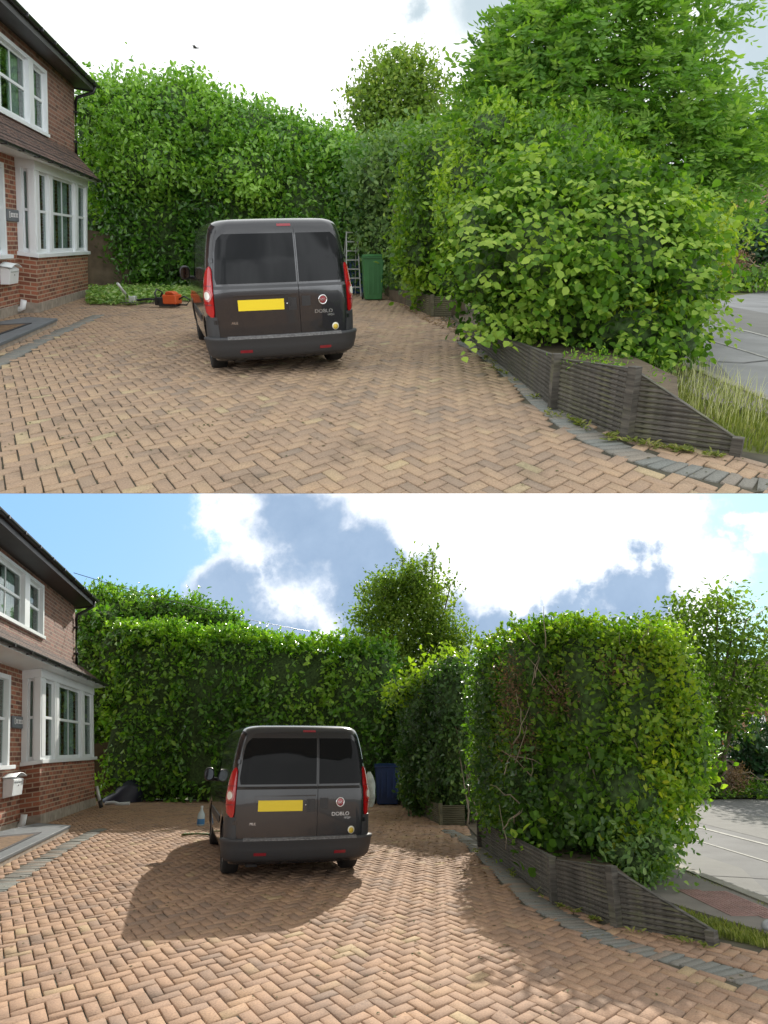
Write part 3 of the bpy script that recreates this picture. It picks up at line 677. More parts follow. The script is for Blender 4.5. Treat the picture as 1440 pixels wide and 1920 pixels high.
def nameplate(P, Mh, y0, y1, z, label):
    t = thing('house_sign', label, 'sign', P, Mh @ T(-.398, (y0 + y1) / 2, z)); w = (y1 - y0) / 2
    b = MB(); b.box(0, .05, -w, w, -.13, .13); b.build('plaque', M_SLATE, t, bevel=.02)
    b = MB(); rr = random.Random(4); y = -w + .12
    k = 0
    while y < w - .1:                                 # worn, unreadable white letters
        hh = .085 if k in (0,) else .055
        b.box(.0505, .056, y, y + .018, -hh * .6, hh)
        b.box(.0505, .0558, y + .02, y + .055, hh - .02, hh); b.box(.0505, .0558, y + .02, y + .055, -hh * .6, -hh * .6 + .018)
        if k % 2: b.box(.0505, .056, y + .055, y + .07, -hh * .6, hh)
        y += .095; k += 1
    b.build('lettering', mat('sign_white', (.8, .8, .8), .6), t)
nameplate(U, MhU, -6.56, -5.72, 2.15, 'small grey name plaque with white lettering on the pier, in the first picture')
nameplate(L, MhL, -6.50, -5.78, 2.22, 'small grey name plaque with white lettering on the pier, in the second picture')

def step(P, pts, lab1, lab2, h):
    o = Vector(pts[0]); t = thing('door_step', lab1, 'step', P, T(o.x, o.y, 0))
    b = MB(); b.prism([(p[0] - o.x, p[1] - o.y, h - .05) for p in pts], (0, 0, .05)); b.build('tread', M_SLATE, t, bevel=.006)
    b = MB(); c = sum((Vector((p[0], p[1], 0)) for p in pts), Vector()) / len(pts)
    b.prism([((p[0] - c.x) * .97 + c.x - o.x, (p[1] - c.y) * .97 + c.y - o.y, -.03) for p in pts], (0, 0, h - .022)); b.build('riser', M_CONC, t)
    return t
stU = [U.g(-60, 668, .12), U.g(108, 597, .12), U.g(52, 594, .12), U.g(-60, 612, .12)]
step(U, stU, 'grey stone door step at the house wall, in the first picture', '', .12)
stL = [L.g(-60, 1640, .12), L.g(133, 1547, .12), L.g(70, 1543, .12), L.g(-60, 1572, .12)]
step(L, stL, 'grey stone door step at the sunlit house wall, in the second picture', '', .12)
def doormat(P, pts, label):
    o = pts[0]; t = thing('doormat', label, 'doormat', P, T(o.x, o.y, .124)); q = [(p.x - o.x, p.y - o.y) for p in pts]; cx = sum(a for a, _ in q) / 4; cy = sum(b for _, b in q) / 4
    MB().prism([(x, y, 0) for x, y in q], (0, 0, .012)).build('border', mat('rubber', (.035, .035, .04), .7), t)
    MB().prism([((x - cx) * .78 + cx, (y - cy) * .78 + cy, .012) for x, y in q], (0, 0, .006)).build('coir_pile', mat('coir', (.17, .11, .06), .95, var=.4, vscale=14, bump=.6), t)
doormat(U, [U.g(-70, 652, .124), U.g(10, 624, .124), U.g(60, 606, .124), U.g(-30, 611, .124)], 'brown coir doormat with dark border on the step, in the first picture')
doormat(L, [L.g(-70, 1632, .124), L.g(0, 1598, .124), L.g(78, 1561, .124), L.g(-30, 1571, .124)], 'sunlit brown coir doormat with dark border on the step, in the second picture')
# ------------------------------------------------------------------ the van
def lerp_tab(tab, z):
    for (a, va), (b, vb) in zip(tab[:-1], tab[1:]):
        if z <= b: return va + (vb - va) * max(0, min(1, (z - a) / (b - a)))
    return tab[-1][1]
TW = [(.18, .86), (.30, .905), (.55, .925), (.92, .925), (1.02, .915), (1.25, .89), (1.5, .86), (1.68, .822), (1.77, .795), (1.82, .762), (1.85, .70), (1.868, .55)]
TR = [(.18, .10), (.35, .05), (.50, .035), (1.0, .03), (1.10, .04), (1.4, .065), (1.70, .11), (1.78, .13), (1.83, .165), (1.855, .24), (1.868, .42)]
TF = [(.18, 5.05), (.30, 5.18), (.65, 5.2), (.85, 5.12), (1.0, 4.86), (1.08, 4.42), (1.13, 4.12), (1.3, 3.9), (1.5, 3.62), (1.7, 3.2), (1.80, 2.9), (1.85, 2.6), (1.868, 2.3)]
RC = .21
def outl(s, z, off=0.0):
    """point on the van's skin: s metres round from the rear centre line, height z"""
    W = lerp_tab(TW, z); R0 = lerp_tab(TR, z); sg = 1 if s >= 0 else -1; a = abs(s); fl = W - RC; bow = .05
    if a <= fl:
        t = a / fl; x = a; y = R0 + bow * t * t; nx = -(-2 * bow * t / fl); nn = math.hypot(nx, 1); n = (nx / nn, -1 / nn)
    elif a <= fl + RC * math.pi / 2:
        th = (a - fl) / RC; x = fl + RC * math.sin(th); y = R0 + bow + RC * (1 - math.cos(th)); n = (math.sin(th), -math.cos(th))
    else:
        x = W; y = R0 + bow + RC + (a - fl - RC * math.pi / 2); n = (1, 0)
    return Vector((sg * (x + n[0] * off), y + n[1] * off, z))
def ring(z, off=0):
    W = lerp_tab(TW, z); R0 = lerp_tab(TR, z); F_ = lerp_tab(TF, z); fl = W - RC; half = []
    for t in np.linspace(0, 1, 9): half.append(outl(fl * t, z, off))
    for t in np.linspace(0, 1, 9)[1:]: half.append(outl(fl + RC * math.pi / 2 * t, z, off))
    y0 = R0 + .05 + RC; rf = .42; y1 = F_ - rf
    for t in np.linspace(0, 1, 9)[1:]: half.append(Vector((W + off, y0 + (y1 - y0) * t, z)))
    for t in np.linspace(0, 1, 8)[1:]:
        th = t * math.pi / 2; half.append(Vector((W + off - rf * (1 - math.cos(th)), y1 + rf * math.sin(th), z)))
    half.append(Vector((W * .25, F_ + .03, z)))
    left = [Vector((-p.x, p.y, p.z)) for p in half[1:]]
    return half + left[::-1]
def patch(b, s0, s1, z0, z1, off=.004, ns=14, nz=10, thick=0.0, fade=True):
    """skin patch; s0, s1, off may be functions of z"""
    f = lambda q, z: q(z) if callable(q) else q
    rows = []
    for z in np.linspace(z0, z1, nz + 1):
        a, c = f(s0, z), f(s1, z); rows.append([outl(a + (c - a) * t, z, f(off, z)) for t in np.linspace(0, 1, ns + 1)])
    b.grid(rows)
    if fade:                                          # returns to the skin all round
        def edge(pts, spts): b.grid([[p for p in pts], [p for p in spts]])
        zb, zt = z0, z1
        edge([outl(f(s0, z0) + (f(s1, z0) - f(s0, z0)) * t, z0, -.004) for t in np.linspace(0, 1, ns + 1)], rows[0])
        edge(rows[-1], [outl(f(s0, z1) + (f(s1, z1) - f(s0, z1)) * t, z1, -.004) for t in np.linspace(0, 1, ns + 1)])
        zs = np.linspace(z0, z1, nz + 1)
        edge([outl(f(s0, z), z, -.004) for z in zs][::-1], [r[0] for r in rows][::-1]); edge([outl(f(s1, z), z, -.004) for z in zs], [r[-1] for r in rows])
M_PAINT = mat('van_paint', (.009, .0105, .014), .22, metal=0, coat=.7, spec=.5)
M_VGLASS = mat('tinted_glass', (.006, .007, .008), .03, spec=.14)
M_BUMP = mat('bumper_plastic', (.035, .037, .04), .55, bump=.15, bscale=300)
M_BUMPL = mat('bumper_scuffed', (.14, .14, .14), .75, var=.5, vscale=40, bump=.6, bscale=120)
M_RED = mat('lamp_red', (.42, .006, .010), .12, coat=1); M_REDD = mat('lamp_dark_red', (.22, .01, .02), .25, coat=.6)
M_CLEAR = mat('lamp_clear', (.72, .72, .66), .12, coat=1); M_YEL = mat('number_plate_yellow', (.80, .62, .02), .35)
M_CHROME = mat('chrome', (.62, .62, .62), .22, metal=1); M_TYRE = mat('tyre_rubber', (.018, .018, .018), .8, bump=.3, bscale=120)
M_ALLOY = mat('wheel_silver', (.35, .36, .37), .3, metal=.8)
def make_van(P, X, Y, yaw, roll, scale, label):
    t = thing('van', label, 'van', P, T(X, Y, 0) @ RZ(yaw) @ Matrix.Rotation(-roll, 4, 'Y') @ Matrix.Scale(scale, 4))
    zs = [.20, .26, .32, .42, .55, .70, .82, .92, 1.0, 1.06, 1.10, 1.16, 1.25, 1.35, 1.45, 1.55, 1.63, 1.70, 1.74, 1.78, 1.81, 1.835, 1.853, 1.868]
    b = MB(); rs = [ring(z) for z in zs]; b.grid([r + [r[0]] for r in rs]); b.poly(rs[-1], True); b.poly(rs[0][::-1])
    body = b.build('body', M_PAINT, t)
    # wheel arches
    me = body.data; bm = bmesh.new(); bm.from_mesh(me); bmesh.ops.remove_doubles(bm, verts=bm.verts[:], dist=1e-5); bmesh.ops.recalc_face_normals(bm, faces=bm.faces[:]); bm.to_mesh(me); bm.free()
    cut = MB()
    for sx in (-1, 1):
        for yy in (.92, 3.98): cut.prism([(sx * .66, yy + .40 * math.cos(a), .30 + .40 * math.sin(a)) for a in np.linspace(0, 2 * math.pi, 28, endpoint=False)], (sx * .4, 0, 0))
    co = cut.build('cutter', M_BLACKPL); bmc = bmesh.new(); bmc.from_mesh(co.data); bmesh.ops.recalc_face_normals(bmc, faces=bmc.faces[:]); bmc.to_mesh(co.data); bmc.free()
    md = body.modifiers.new('arch', 'BOOLEAN'); md.object = co; md.operation = 'DIFFERENCE'; md.solver = 'EXACT'
    co.matrix_world = body.matrix_world if False else Matrix(); pw = t.matrix_world.copy(); t.matrix_world = Matrix(); bpy.context.view_layer.update()
    nm = bpy.data.meshes.new_from_object(body.evaluated_get(bpy.context.evaluated_depsgraph_get())); body.modifiers.clear(); body.data = nm
    t.matrix_world = pw; bpy.data.objects.remove(co)
    b = MB(); b.box(-.70, .70, .25, 4.8, .22, .5); b.box(-.62, -.48, .5, 1.4, .12, .4); b.box(.2, .6, .22, .5, .2, .3); b.build('underbody', M_BLACKPL, t)
    SP = .20                                           # split between the two rear doors
    def dtop(s): return s
    step_off = lambda z: .016 if z < 1.065 else (.016 + (z - 1.065) / .035 * .0 if z < 1.066 else (.016 * (1 - min(1, (z - 1.065) / .03)) + .005))
    for nm_, a, c in (('rear_door', -1, 0), ('rear_door', 0, 1)):
        def lo(z, a=a): return (SP + .004) if a == 0 else -(lerp_tab([(.5, .79), (.62, .83), (1.2, .825), (1.6, .78), (1.72, .73), (1.75, .66)], z))
        def hi(z, a=a): return lerp_tab([(.5, .79), (.62, .83), (1.2, .825), (1.6, .78), (1.72, .73), (1.75, .66)], z) if a == 0 else (SP - .004)
        b = MB(); patch(b, lo, hi, .50, 1.07, .016, 16, 10, fade=True); patch(b, lo, hi, 1.07, 1.105, lambda z: .016 + (.006 - .016) * (z - 1.07) / .035, 16, 3, fade=False)
        patch(b, lo, hi, 1.105, 1.745, .006, 16, 14)
        d = b.build(nm_, M_PAINT, t)
        g = MB()
        def wl(z, a=a): return (SP + .018) if a == 0 else -(lerp_tab([(1.13, .785), (1.2, .80), (1.5, .765), (1.64, .73), (1.695, .66)], z))
        def wh(z, a=a): return lerp_tab([(1.13, .785), (1.2, .80), (1.5, .765), (1.64, .73), (1.695, .66)], z) if a == 0 else (SP - .018)
        patch(g, wl, wh, 1.13, 1.695, .012, 14, 16); g.build('rear_window', M_VGLASS, d)
        if a == -1:
            g = MB(); patch(g, -.60, .17, .775, .785, .022, 12, 1); patch(g, -.60, .17, .985, 1.0, .034, 12, 2); patch(g, -.60, -.585, .775, 1.0, .024, 1, 6)
            g.build('plate_surround', M_PAINT, d)
            g = MB(); patch(g, -.555, .005, .812, .94, .023, 10, 4); g.build('number_plate', M_YEL, d)
            g = MB(); patch(g, .06, .165, .80, .95, .021, 5, 4); patch(g, .09, .16, .835, .93, .030, 4, 3); g.build('door_handle', M_BLACKPL, d)
            g = MB(); p = outl(.045, .88, .02); g.lathe([(0, 0), (.010, 0), (.010, .006), (0, .006)], T(*p) @ Matrix.Rotation(R(90), 4, 'X'), 10); g.build('lock', M_CHROME, d)
            m4 = T(*outl(-.655, .655, .02)) @ RZ(R(-3)) @ Matrix.Rotation(R(90), 4, 'X')
            text_mesh('badge_lettering', 'MULTIJET', .042, M_CHROME, d, m4, .002, .3)
            g = MB(); patch(g, .0, .17, 1.772, 1.80, .004, 6, 3); g.build('brake_lamp', M_REDD, t)
        else:
            g = MB(); patch(g, .23, .34, .84, .96, .0205, 4, 4); g.build('handle_recess', M_BLACKPL, d)
            g = MB(); c0 = outl(.50, .905, .018); Mx = T(*c0) @ RZ(R(8)) @ Matrix.Rotation(R(90), 4, 'X')
            g.lathe([(.044, .002), (.046, .012), (.056, .014), (.062, .008), (.062, 0)], Mx, 28); e = g.build('emblem_ring', M_CHROME, d)
            g = MB(); g.lathe([(0, .008), (.044, .006)], Mx, 24); g.build('emblem', mat('emblem_red', (.30, .05, .06), .25, metal=.5, coat=1), d)
            text_mesh('emblem_lettering', 'FIAT', .044, M_CHROME, d, Mx @ T(-.036, -.016, .009), .002, 0, .72)
            m5 = T(*outl(.385, .745, .022)) @ RZ(R(7)) @ Matrix.Rotation(R(90), 4, 'X')
            text_mesh('badge_lettering', 'DOBLO', .062, M_CHROME, d, m5, .003, 0, 1.15)
            m6 = T(*outl(.55, .708, .024)) @ RZ(R(9)) @ Matrix.Rotation(R(90), 4, 'X')
            text_mesh('badge_lettering', 'cargo', .042, M_CHROME, d, m6, .002, .25)
            g = MB(); Mx = T(*outl(.655, .57, .018)) @ RZ(R(11)) @ Matrix.Rotation(R(90), 4, 'X'); g.lathe([(0, .003), (.046, .003), (.046, 0)], Mx, 24); st = g.build('round_sticker', mat('sticker_white', (.75, .74, .62), .5), d)
            g = MB(); g.lathe([(0, .0045), (.034, .0045), (.034, .003)], Mx @ T(0, -.006, 0), 24); g.build('sticker_disc', mat('sticker_yellow', (.62, .45, .05), .5), st)
    b = MB(); patch(b, SP - .0045, SP + .0045, .5, 1.86, .0015, 1, 24, fade=False); b.build('door_seam', M_BLACKPL, t)
    for sg in (-1, 1): b = MB(); patch(b, lambda z: sg * lerp_tab([(.5, .798), (.62, .838), (1.2, .833), (1.6, .788), (1.74, .735)], z), lambda z: sg * lerp_tab([(.5, .79), (.62, .83), (1.2, .825), (1.6, .78), (1.74, .725)], z), .5, 1.74, .002, 1, 24, fade=False); b.build('door_seam', M_BLACKPL, t)
    # hinges
    for sg in (-1, 1):
        for z in (.66, 1.38): b = MB(); patch(b, sg * .80, sg * .86, z, z + .05, .02, 3, 2); b.build('hinge', M_PAINT, t)
    # bumper
    b = MB(); S_ = 1.06
    rows = []
    for z, o in ((.215, -.06), (.235, .03), (.28, .055), (.38, .062), (.455, .066), (.475, .075), (.495, .072), (.505, .0)):
        rows.append([outl(s, z, o) for s in np.linspace(-S_, S_, 46)])
    b.grid(rows)
    for sg in (-1, 1):
        f = lambda z: sg * lerp_tab([(.49, .80), (.74, .815)], z)
        patch(b, f, lambda z: sg * 1.10, .49, .745, .02, 8, 6)
    bu = b.build('rear_bumper', M_BUMP, t)
    b = MB(); b.grid([[outl(s, .5065, .066) for s in np.linspace(-.72, .72, 30)], [outl(s, .512, .012) for s in np.linspace(-.72, .72, 30)]])
    b.grid([[outl(s, .478, .0775) for s in np.linspace(-.72, .72, 30)], [outl(s, .5065, .068) for s in np.linspace(-.72, .72, 30)]])
    b.build('loading_sill', M_BUMPL, bu)
    for sg in (-1, 1):
        b = MB(); c = .50; patch(b, sg * c - .075, sg * c + .075, .305, .34, .062, 4, 2); b.build('reflector', M_REDD, bu)
    # tail lamps
    for sg in (-1, 1):
        inn = [(.745, .86), (.80, .845), (1.0, .838), (1.2, .838), (1.30, .84), (1.335, .865)]
        out_ = [(.745, .90), (.80, .985), (1.0, 1.03), (1.2, .985), (1.30, .92), (1.335, .87)]
        b = MB(); patch(b, lambda z: sg * lerp_tab(inn, z), lambda z: sg * lerp_tab(out_, z), .745, 1.335, lambda z: .016 + .012 * math.sin(min(1, max(0, (z - .745) / .59)) * math.pi), 10, 22)
        tl = b.build('tail_lamp', M_RED, t)
        def disc(r, off, nm, m):
            g = MB(); c = .915; rows = []
            for k in range(6):
                rr = r * k / 5; rows.append([outl(sg * (c + rr * math.cos(a) * .95), 1.0 + rr * math.sin(a), off) for a in np.linspace(0, 2 * math.pi, 21)])
            g.grid(rows); g.build(nm, m, tl)
        disc(.070, .033, 'lamp_ring', mat('lamp_pink', (.45, .10, .09), .2, coat=1)); disc(.048, .038, 'reversing_lamp', M_CLEAR)
        g = MB(); patch(g, lambda z: sg * (lerp_tab(inn, z) + .012), lambda z: sg * (lerp_tab(out_, z) - .012), 1.105, 1.12, .031, 6, 2); patch(g, lambda z: sg * (lerp_tab(inn, z) + .012), lambda z: sg * (lerp_tab(out_, z) - .012), .885, .90, .031, 6, 2)
        g.build('lamp_divider', M_REDD, tl)
    # sides: rubbing strip, window of the front door, door seams
    for sg in (-1, 1):
        sd = lambda y, z, o: Vector((sg * (lerp_tab(TW, z) + o), y, z))
        b = MB(); b.grid([[sd(y, z, .012) for y in np.linspace(1.45, 3.5, 6)] for z in (.56, .66)]); b.grid([[sd(y, .66, .012) for y in (1.45, 3.5)], [sd(y, .665, 0) for y in (1.45, 3.5)]]); b.build('side_strip', M_BUMP, t)
        b = MB(); b.grid([[sd(y0 + (y1 - y0) * k, z, .006) for k in np.linspace(0, 1, 5)] for z, y0, y1 in ((1.12, 2.75, 3.85), (1.35, 2.75, 3.66), (1.6, 2.78, 3.30), (1.66, 2.82, 3.15))]); b.build('side_window', M_VGLASS, t)
        for yy in (2.68, 1.62): b = MB(); b.grid([[sd(yy + k, z, .002) for k in (0, .008)] for z in np.linspace(.45, 1.72, 10)]); b.build('door_seam', M_BLACKPL, t)
        b = MB(); c = Vector((sg * 1.02, 3.55, 1.15))
        rows = []
        for k, (r, yy) in enumerate(((.3, -.05), (.9, -.055), (1, -.03), (.92, .05), (.5, .10), (.1, .12))):
            rows.append([c + Vector((.085 * r * math.cos(a) * sg, yy, .11 * r * math.copysign(abs(math.sin(a)) ** .6, math.sin(a)))) for a in np.linspace(0, 2 * math.pi, 21)])
        b.grid(rows); b.poly(rows[0]); b.tube([c + Vector((-sg * .05, .02, -.08)), (sg * .86, 3.66, 1.06)], .03, 8)
        mo = b.build('door_mirror', M_BLACKPL, t)
        b = MB(); b.poly([c + Vector((.068 * math.cos(a), -.058, .088 * math.copysign(abs(math.sin(a)) ** .7, math.sin(a)))) for a in np.linspace(0, 2 * math.pi, 21)[:-1]]); b.build('mirror_glass', mat('mirror', (.05, .055, .06), .05, metal=1), mo)
        for yy in (.92, 3.98):
            w = bpy.data.objects.new('wheel', None); C.objects.link(w); w.parent = t; w.location = (sg * .80, yy, .325)
            Mw = Matrix.Rotation(R(90) * sg, 4, 'Y')
            g = MB(); g.lathe([(.20, -.10), (.30, -.105), (.318, -.09), (.325, -.06), (.327, 0), (.325, .06), (.318, .09), (.30, .105), (.215, .10), (.205, .06)], Mw, 40)
            for k in (-.045, -.015, .015, .045): g.lathe([(.3275, k - .004), (.329, k), (.3275, k + .004)], Mw, 40)
            g.build('tyre', M_TYRE, w)
            g = MB(); g.lathe([(.215, .085), (.20, .09), (.19, .05), (.06, .07), (.05, .085), (0, .085)], Mw, 30)
            for k in range(5):
                a = k * 2 * math.pi / 5; g.box(-.022, .022, .04, .20, .055, .088, Mw @ RZ(a))
            g.build('rim', M_ALLOY, w)
    # aerial on the roof, front screen
    b = MB(); zz = [1.14, 1.3, 1.5, 1.68]
    b.grid([[Vector((lerp_tab(TW, z) * .86 * k, lerp_tab(TF, z) + .035 - .06 * k * k, z)) for k in np.linspace(-1, 1, 9)] for z in zz]); b.build('windscreen', M_VGLASS, t)
    return t
make_van(U, -1.235, 9.05, .30, .024, 1.01, 'dark panel van beside the green bin, on the dull driveway with no shadow')
make_van(L, -1.065, 9.80, .28, .0, 1.02, 'dark grey panel van parked on the sunlit driveway with its sharp shadow')

# ------------------------------------------------------------------ bins, ladder and other small things
def bin_(P, X, Y, yaw, col, label, hgt_=1.07, w=.56):
    t = thing('wheelie_bin', label, 'bin', P, T(X, Y, 0) @ RZ(yaw)); m = mat('bin_' + '%02d%02d%02d' % tuple(int(c * 99) for c in col), col, .45, var=.12, vscale=3)
    d = .62; hw = w / 2
    b = MB(); rows = []
    for z, k in ((.03, .80), (.05, .82), (.5, .9), (hgt_ - .16, .985), (hgt_ - .155, 1.03), (hgt_ - .10, 1.04), (hgt_ - .10, .98)):
        rows.append([(sx * hw * k, (sy * .5 + .0) * d * k, z) for sx, sy in ((-.9, -1), (.9, -1), (1, -.9), (1, .9), (.9, 1), (-.9, 1), (-1, .9), (-1, -.9), (-.9, -1))])
    b.grid(rows, False); b.poly(rows[0][:-1][::-1])
    for x in (-.13, 0, .13): b.box(x * w / .56 - .02, x * w / .56 + .02, -d * .5 - .004, -d * .42, .2, hgt_ - .25, Matrix.Identity(4))
    b.build('bin_body', m, t)
    b = MB(); b.grid([[(x * hw * 1.06, -d * .56 + (d * 1.12) * (j / 6), hgt_ - .10 + .07 * math.sin(math.pi * min(1, (j + .5) / 6.5)) * (1 - .25 * x * x)) for x in np.linspace(-1, 1, 7)] for j in range(7)])
    b.box(-hw * 1.06, hw * 1.06, -d * .57, d * .56, hgt_ - .13, hgt_ - .095); b.build('lid', m, t)
    b = MB(); b.tube([(-hw * .8, d * .62, hgt_ - .12), (hw * .8, d * .62, hgt_ - .12)], .016, 8); b.build('handle', m, t)
    for sx in (-1, 1):
        b = MB(); b.lathe([(0, -.025), (.09, -.025), (.10, -.015), (.10, .015), (.09, .025), (0, .025)], T(sx * (hw * .92), d * .42, .10) @ Matrix.Rotation(R(90), 4, 'Y'), 20); b.build('wheel', M_TYRE, t)
pb = U.g(699, 562); bin_(U, pb.x, pb.y, .12, (.045, .17, .055), 'green wheelie bin beside the van, under the shrubs', hgt_=1.32, w=.62)
pb = U.g(672, 552); bin_(U, pb.x - .05, pb.y + .4, .1, (.02, .06, .16), 'blue wheelie bin half hidden behind the green bin', hgt_=1.25, w=.58)
pb = L.g(727, 1507); bin_(L, pb.x - .02, pb.y - .4, .05, (.010, .030, .105), 'navy blue wheelie bin standing by the mossy planter', hgt_=1.2, w=.74)
pb = L.g(694, 1502); bin_(L, pb.x, pb.y + .2, -.05, (.012, .016, .02), 'near black wheelie bin left of the navy bin', hgt_=1.22, w=.62)
# ladder
a = U.g(668, 556); t = thing('ladder', 'silver aluminium stepladder standing upright behind the van', 'ladder', U, T(a.x - .1, a.y, 0) @ RZ(.25)); M_ALU = mat('aluminium', (.55, .56, .56), .4, metal=.7)
zt = U.at(675, 432, a.y).z
for sx in (-1, 1):
    MB().prism([(sx * .24, -.02, 0), (sx * .24 + .03, -.02, 0), (sx * .17 + .03 + .05, .35, zt), (sx * .17 + .05, .35, zt)], (0, .07, 0)).build('stile', M_ALU, t)
k = 0
while .28 + k * .27 < zt:
    z = .28 + k * .27; f = z / zt; wv = .24 + (.17 - .24) * f; MB().box(-wv + .05 * f, wv + .05 * f + .03, -.02 + .37 * f, .05 + .37 * f, z - .02, z + .02).build('rung', M_ALU, t); k += 1
for sx in (-1, 1):
    MB().prism([(sx * .24, .85, 0), (sx * .24 + .025, .85, 0), (sx * .16 + .07, .42, zt - .05), (sx * .16 + .045, .42, zt - .05)], (0, .04, 0)).build('rear_stile', M_ALU, t)
# hedge trimmer and long reach cutter on the ground
M_ORG = mat('orange_plastic', (.55, .09, .02), .4); M_PALE = mat('pale_alloy', (.55, .57, .55), .4, metal=.4)
a = U.g(322, 577); t = thing('hedge_trimmer', 'orange and black petrol hedge trimmer lying at the edge of the cuttings', 'hedge trimmer', U, T(a.x, a.y, 0) @ RZ(2.9))
b = MB(); b.box(-.24, .16, -.16, .16, .10, .34); b.prism([(-.2, -.14, .34), (.12, -.14, .34), (.05, -.1, .42), (-.12, -.1, .42)], (0, .26, 0)); b.build('engine_cover', M_ORG, t, bevel=.03)
b = MB(); b.box(.14, .42, -.12, .12, .06, .26); b.box(-.20, .30, -.13, .13, .03, .1); b.build('engine', M_BLACKPL, t, bevel=.02)
MB().tube([(.30, -.16, .12), (.34, -.18, .38), (.38, 0, .46), (.34, .18, .38), (.30, .16, .12)], .022, 8).build('front_handle', M_BLACKPL, t)
MB().tube([(-.2, 0, .2), (-.4, 0, .3), (-.55, 0, .2), (-.45, 0, .08), (-.2, 0, .08)], .022, 8).build('rear_handle', M_BLACKPL, t)
b = MB(); b.box(.42, 1.5, -.03, .03, .10, .115)
for i in range(16): b.prism([(.48 + i * .065, -.075, .098), (.50 + i * .065, -.075, .098), (.52 + i * .065, .075, .098), (.46 + i * .065, .075, .098)], (0, 0, .01))
b.build('blade', mat('steel_blade', (.12, .12, .12), .35, metal=.8), t)
a = U.g(246, 572); t = thing('pole_pruner', 'pale long-reach pruner with its shaft tilted up beside the gate', 'garden tool', U, T(a.x, a.y, 0))
e = U.at(220, 531, a.y - .5); MB().tube([(0, 0, .12), (e.x - a.x, -.5, e.z)], .035, 10).build('shaft', M_PALE, t)
b = MB(); b.box(-.12, .16, -.1, .12, .02, .24); b.build('motor_head', M_PALE, t, bevel=.03)
b = MB(); b.tube([(.1, 0, .12), (.5, .05, .16), (.9, -.1, .12), (1.1, 0, .2)], .03, 8); b.tube([(.7, .2, .05), (.85, .1, .3), (1.0, -.1, .05)], .025, 8); b.build('harness', M_BLACKPL, t)
# close-boarded gate at the end of each house
def gate(P, p0, p1, ztop, label):
    d = (p1 - p0); n = int(d.length / .17); t = thing('garden_gate', label, 'gate', P, T(p0.x, p0.y, -.15) @ RZ(math.atan2(d.y, d.x)) @ Matrix.Rotation(R(9 if P is U else -8), 4, 'Y'))
    b = MB(); Ln = d.length
    for i in range(n):
        x0 = Ln * i / n; b.box(x0, x0 + Ln / n + .004, 0 + (i % 2) * .004, .022 + (i % 2) * .004, .04, ztop)
    b.build('boards', M_WOODDK, t)
    b = MB()
    for z in (.35, ztop * .5, ztop - .3): b.box(0, Ln, .028, .07, z, z + .09)
    b.build('cross_rail', M_WOODDK, t)
    b = MB(); b.box(-.1, -.005, -.03, .08, 0, ztop + .06); b.build('gate_post', M_WOODDK, t)
    b = MB(); b.box(Ln + .005, Ln + .1, -.03, .08, 0, ztop + .06); b.build('gate_post', M_WOODDK, t)
g0 = U.g(160, 546); g1 = U.g(240, 545); gate(U, g0, g1, U.at(200, 420, g0.y).z, 'dark olive close-boarded gate between house and hedge, in the first picture')
g0 = L.g(178, 1501); g1 = L.g(262, 1500); gate(L, g0, g1, L.at(200, 1385, g0.y).z, 'shaded close-boarded gate behind the dark covered heap')
# dark covered heap, rubbish, leaning pipe, bottle, sack
a = L.g(222, 1506); t = thing('covered_heap', 'black tarpaulin heap in the dark corner by the gate', 'tarpaulin', L, T(a.x - .1, a.y + .5, 0))
rows = []; rr = random.Random(5)
for i in range(9):
    ph = i / 8 * math.pi / 2; rows.append([(.62 * math.cos(ph) * math.cos(th) * (1 + .1 * math.sin(3 * th + i)), .5 * math.cos(ph) * math.sin(th), .50 * math.sin(ph) ** .8 * (1 + .07 * math.sin(5 * th + i * 2)) + (.25 * math.cos(th) * math.sin(ph * 2))) for th in np.linspace(0, 2 * math.pi, 29)])
MB().grid(rows).build('tarpaulin', mat('tarp', (.012, .014, .03), .45), t)
a = L.g(218, 1509); t = MB().tube([(0, 0, .04), (.25, .0, .07), (.45, -.08, .03), (.75, -.05, .05)], .05, 8).build('plastic_pipe', mat('white_plastic', (.55, .57, .58), .5), None, L.M @ T(a.x - .3, a.y - .1, 0)); tag(t, 'short bent white plastic pipe in front of the dark heap', 'pipe')
a = L.g(190, 1516); t = thing('leaning_pole', 'thin white and black pole leaning on the bay corner', 'pole', L, T(a.x, a.y, 0)); e = L.at(179, 1475, a.y)
dx = e.x - a.x; MB().tube([(dx * .3, .0, e.z * .35), (dx, .1, e.z)], .045, 8).build('upper_tube', M_PALE, t); MB().tube([(0, 0, .02), (dx * .3, .0, e.z * .35)], .055, 8).build('grip', M_BLACKPL, t)
a = L.g(376, 1548); t = thing('plastic_bottle', 'clear plastic bottle with blue base on the paving by the van', 'bottle', L, T(a.x, a.y, 0))
b = MB(); b.lathe([(0, 0), (.075, 0), (.08, .02), (.08, .2), (.07, .24), (.03, .31), (.026, .36)], None, 20); b.build('bottle_body', mat('clear_plastic', (.45, .55, .58), .15), t)
b = MB(); b.lathe([(.0812, .03), (.082, .04), (.082, .13), (.0812, .14)], None, 20); b.build('wrapper', mat('blue_label', (.05, .20, .42), .4), t)
b = MB(); b.lathe([(.03, .36), (.03, .40), (0, .40)], None, 14); b.build('cap', mat('white_plastic', (.55, .57, .58), .5), t)
a = L.g(700, 1512); t = thing('garden_sack', 'white and green sack tucked between the van and the bins', 'sack', L, T(a.x - .12, a.y - .2, 0))
rows = []
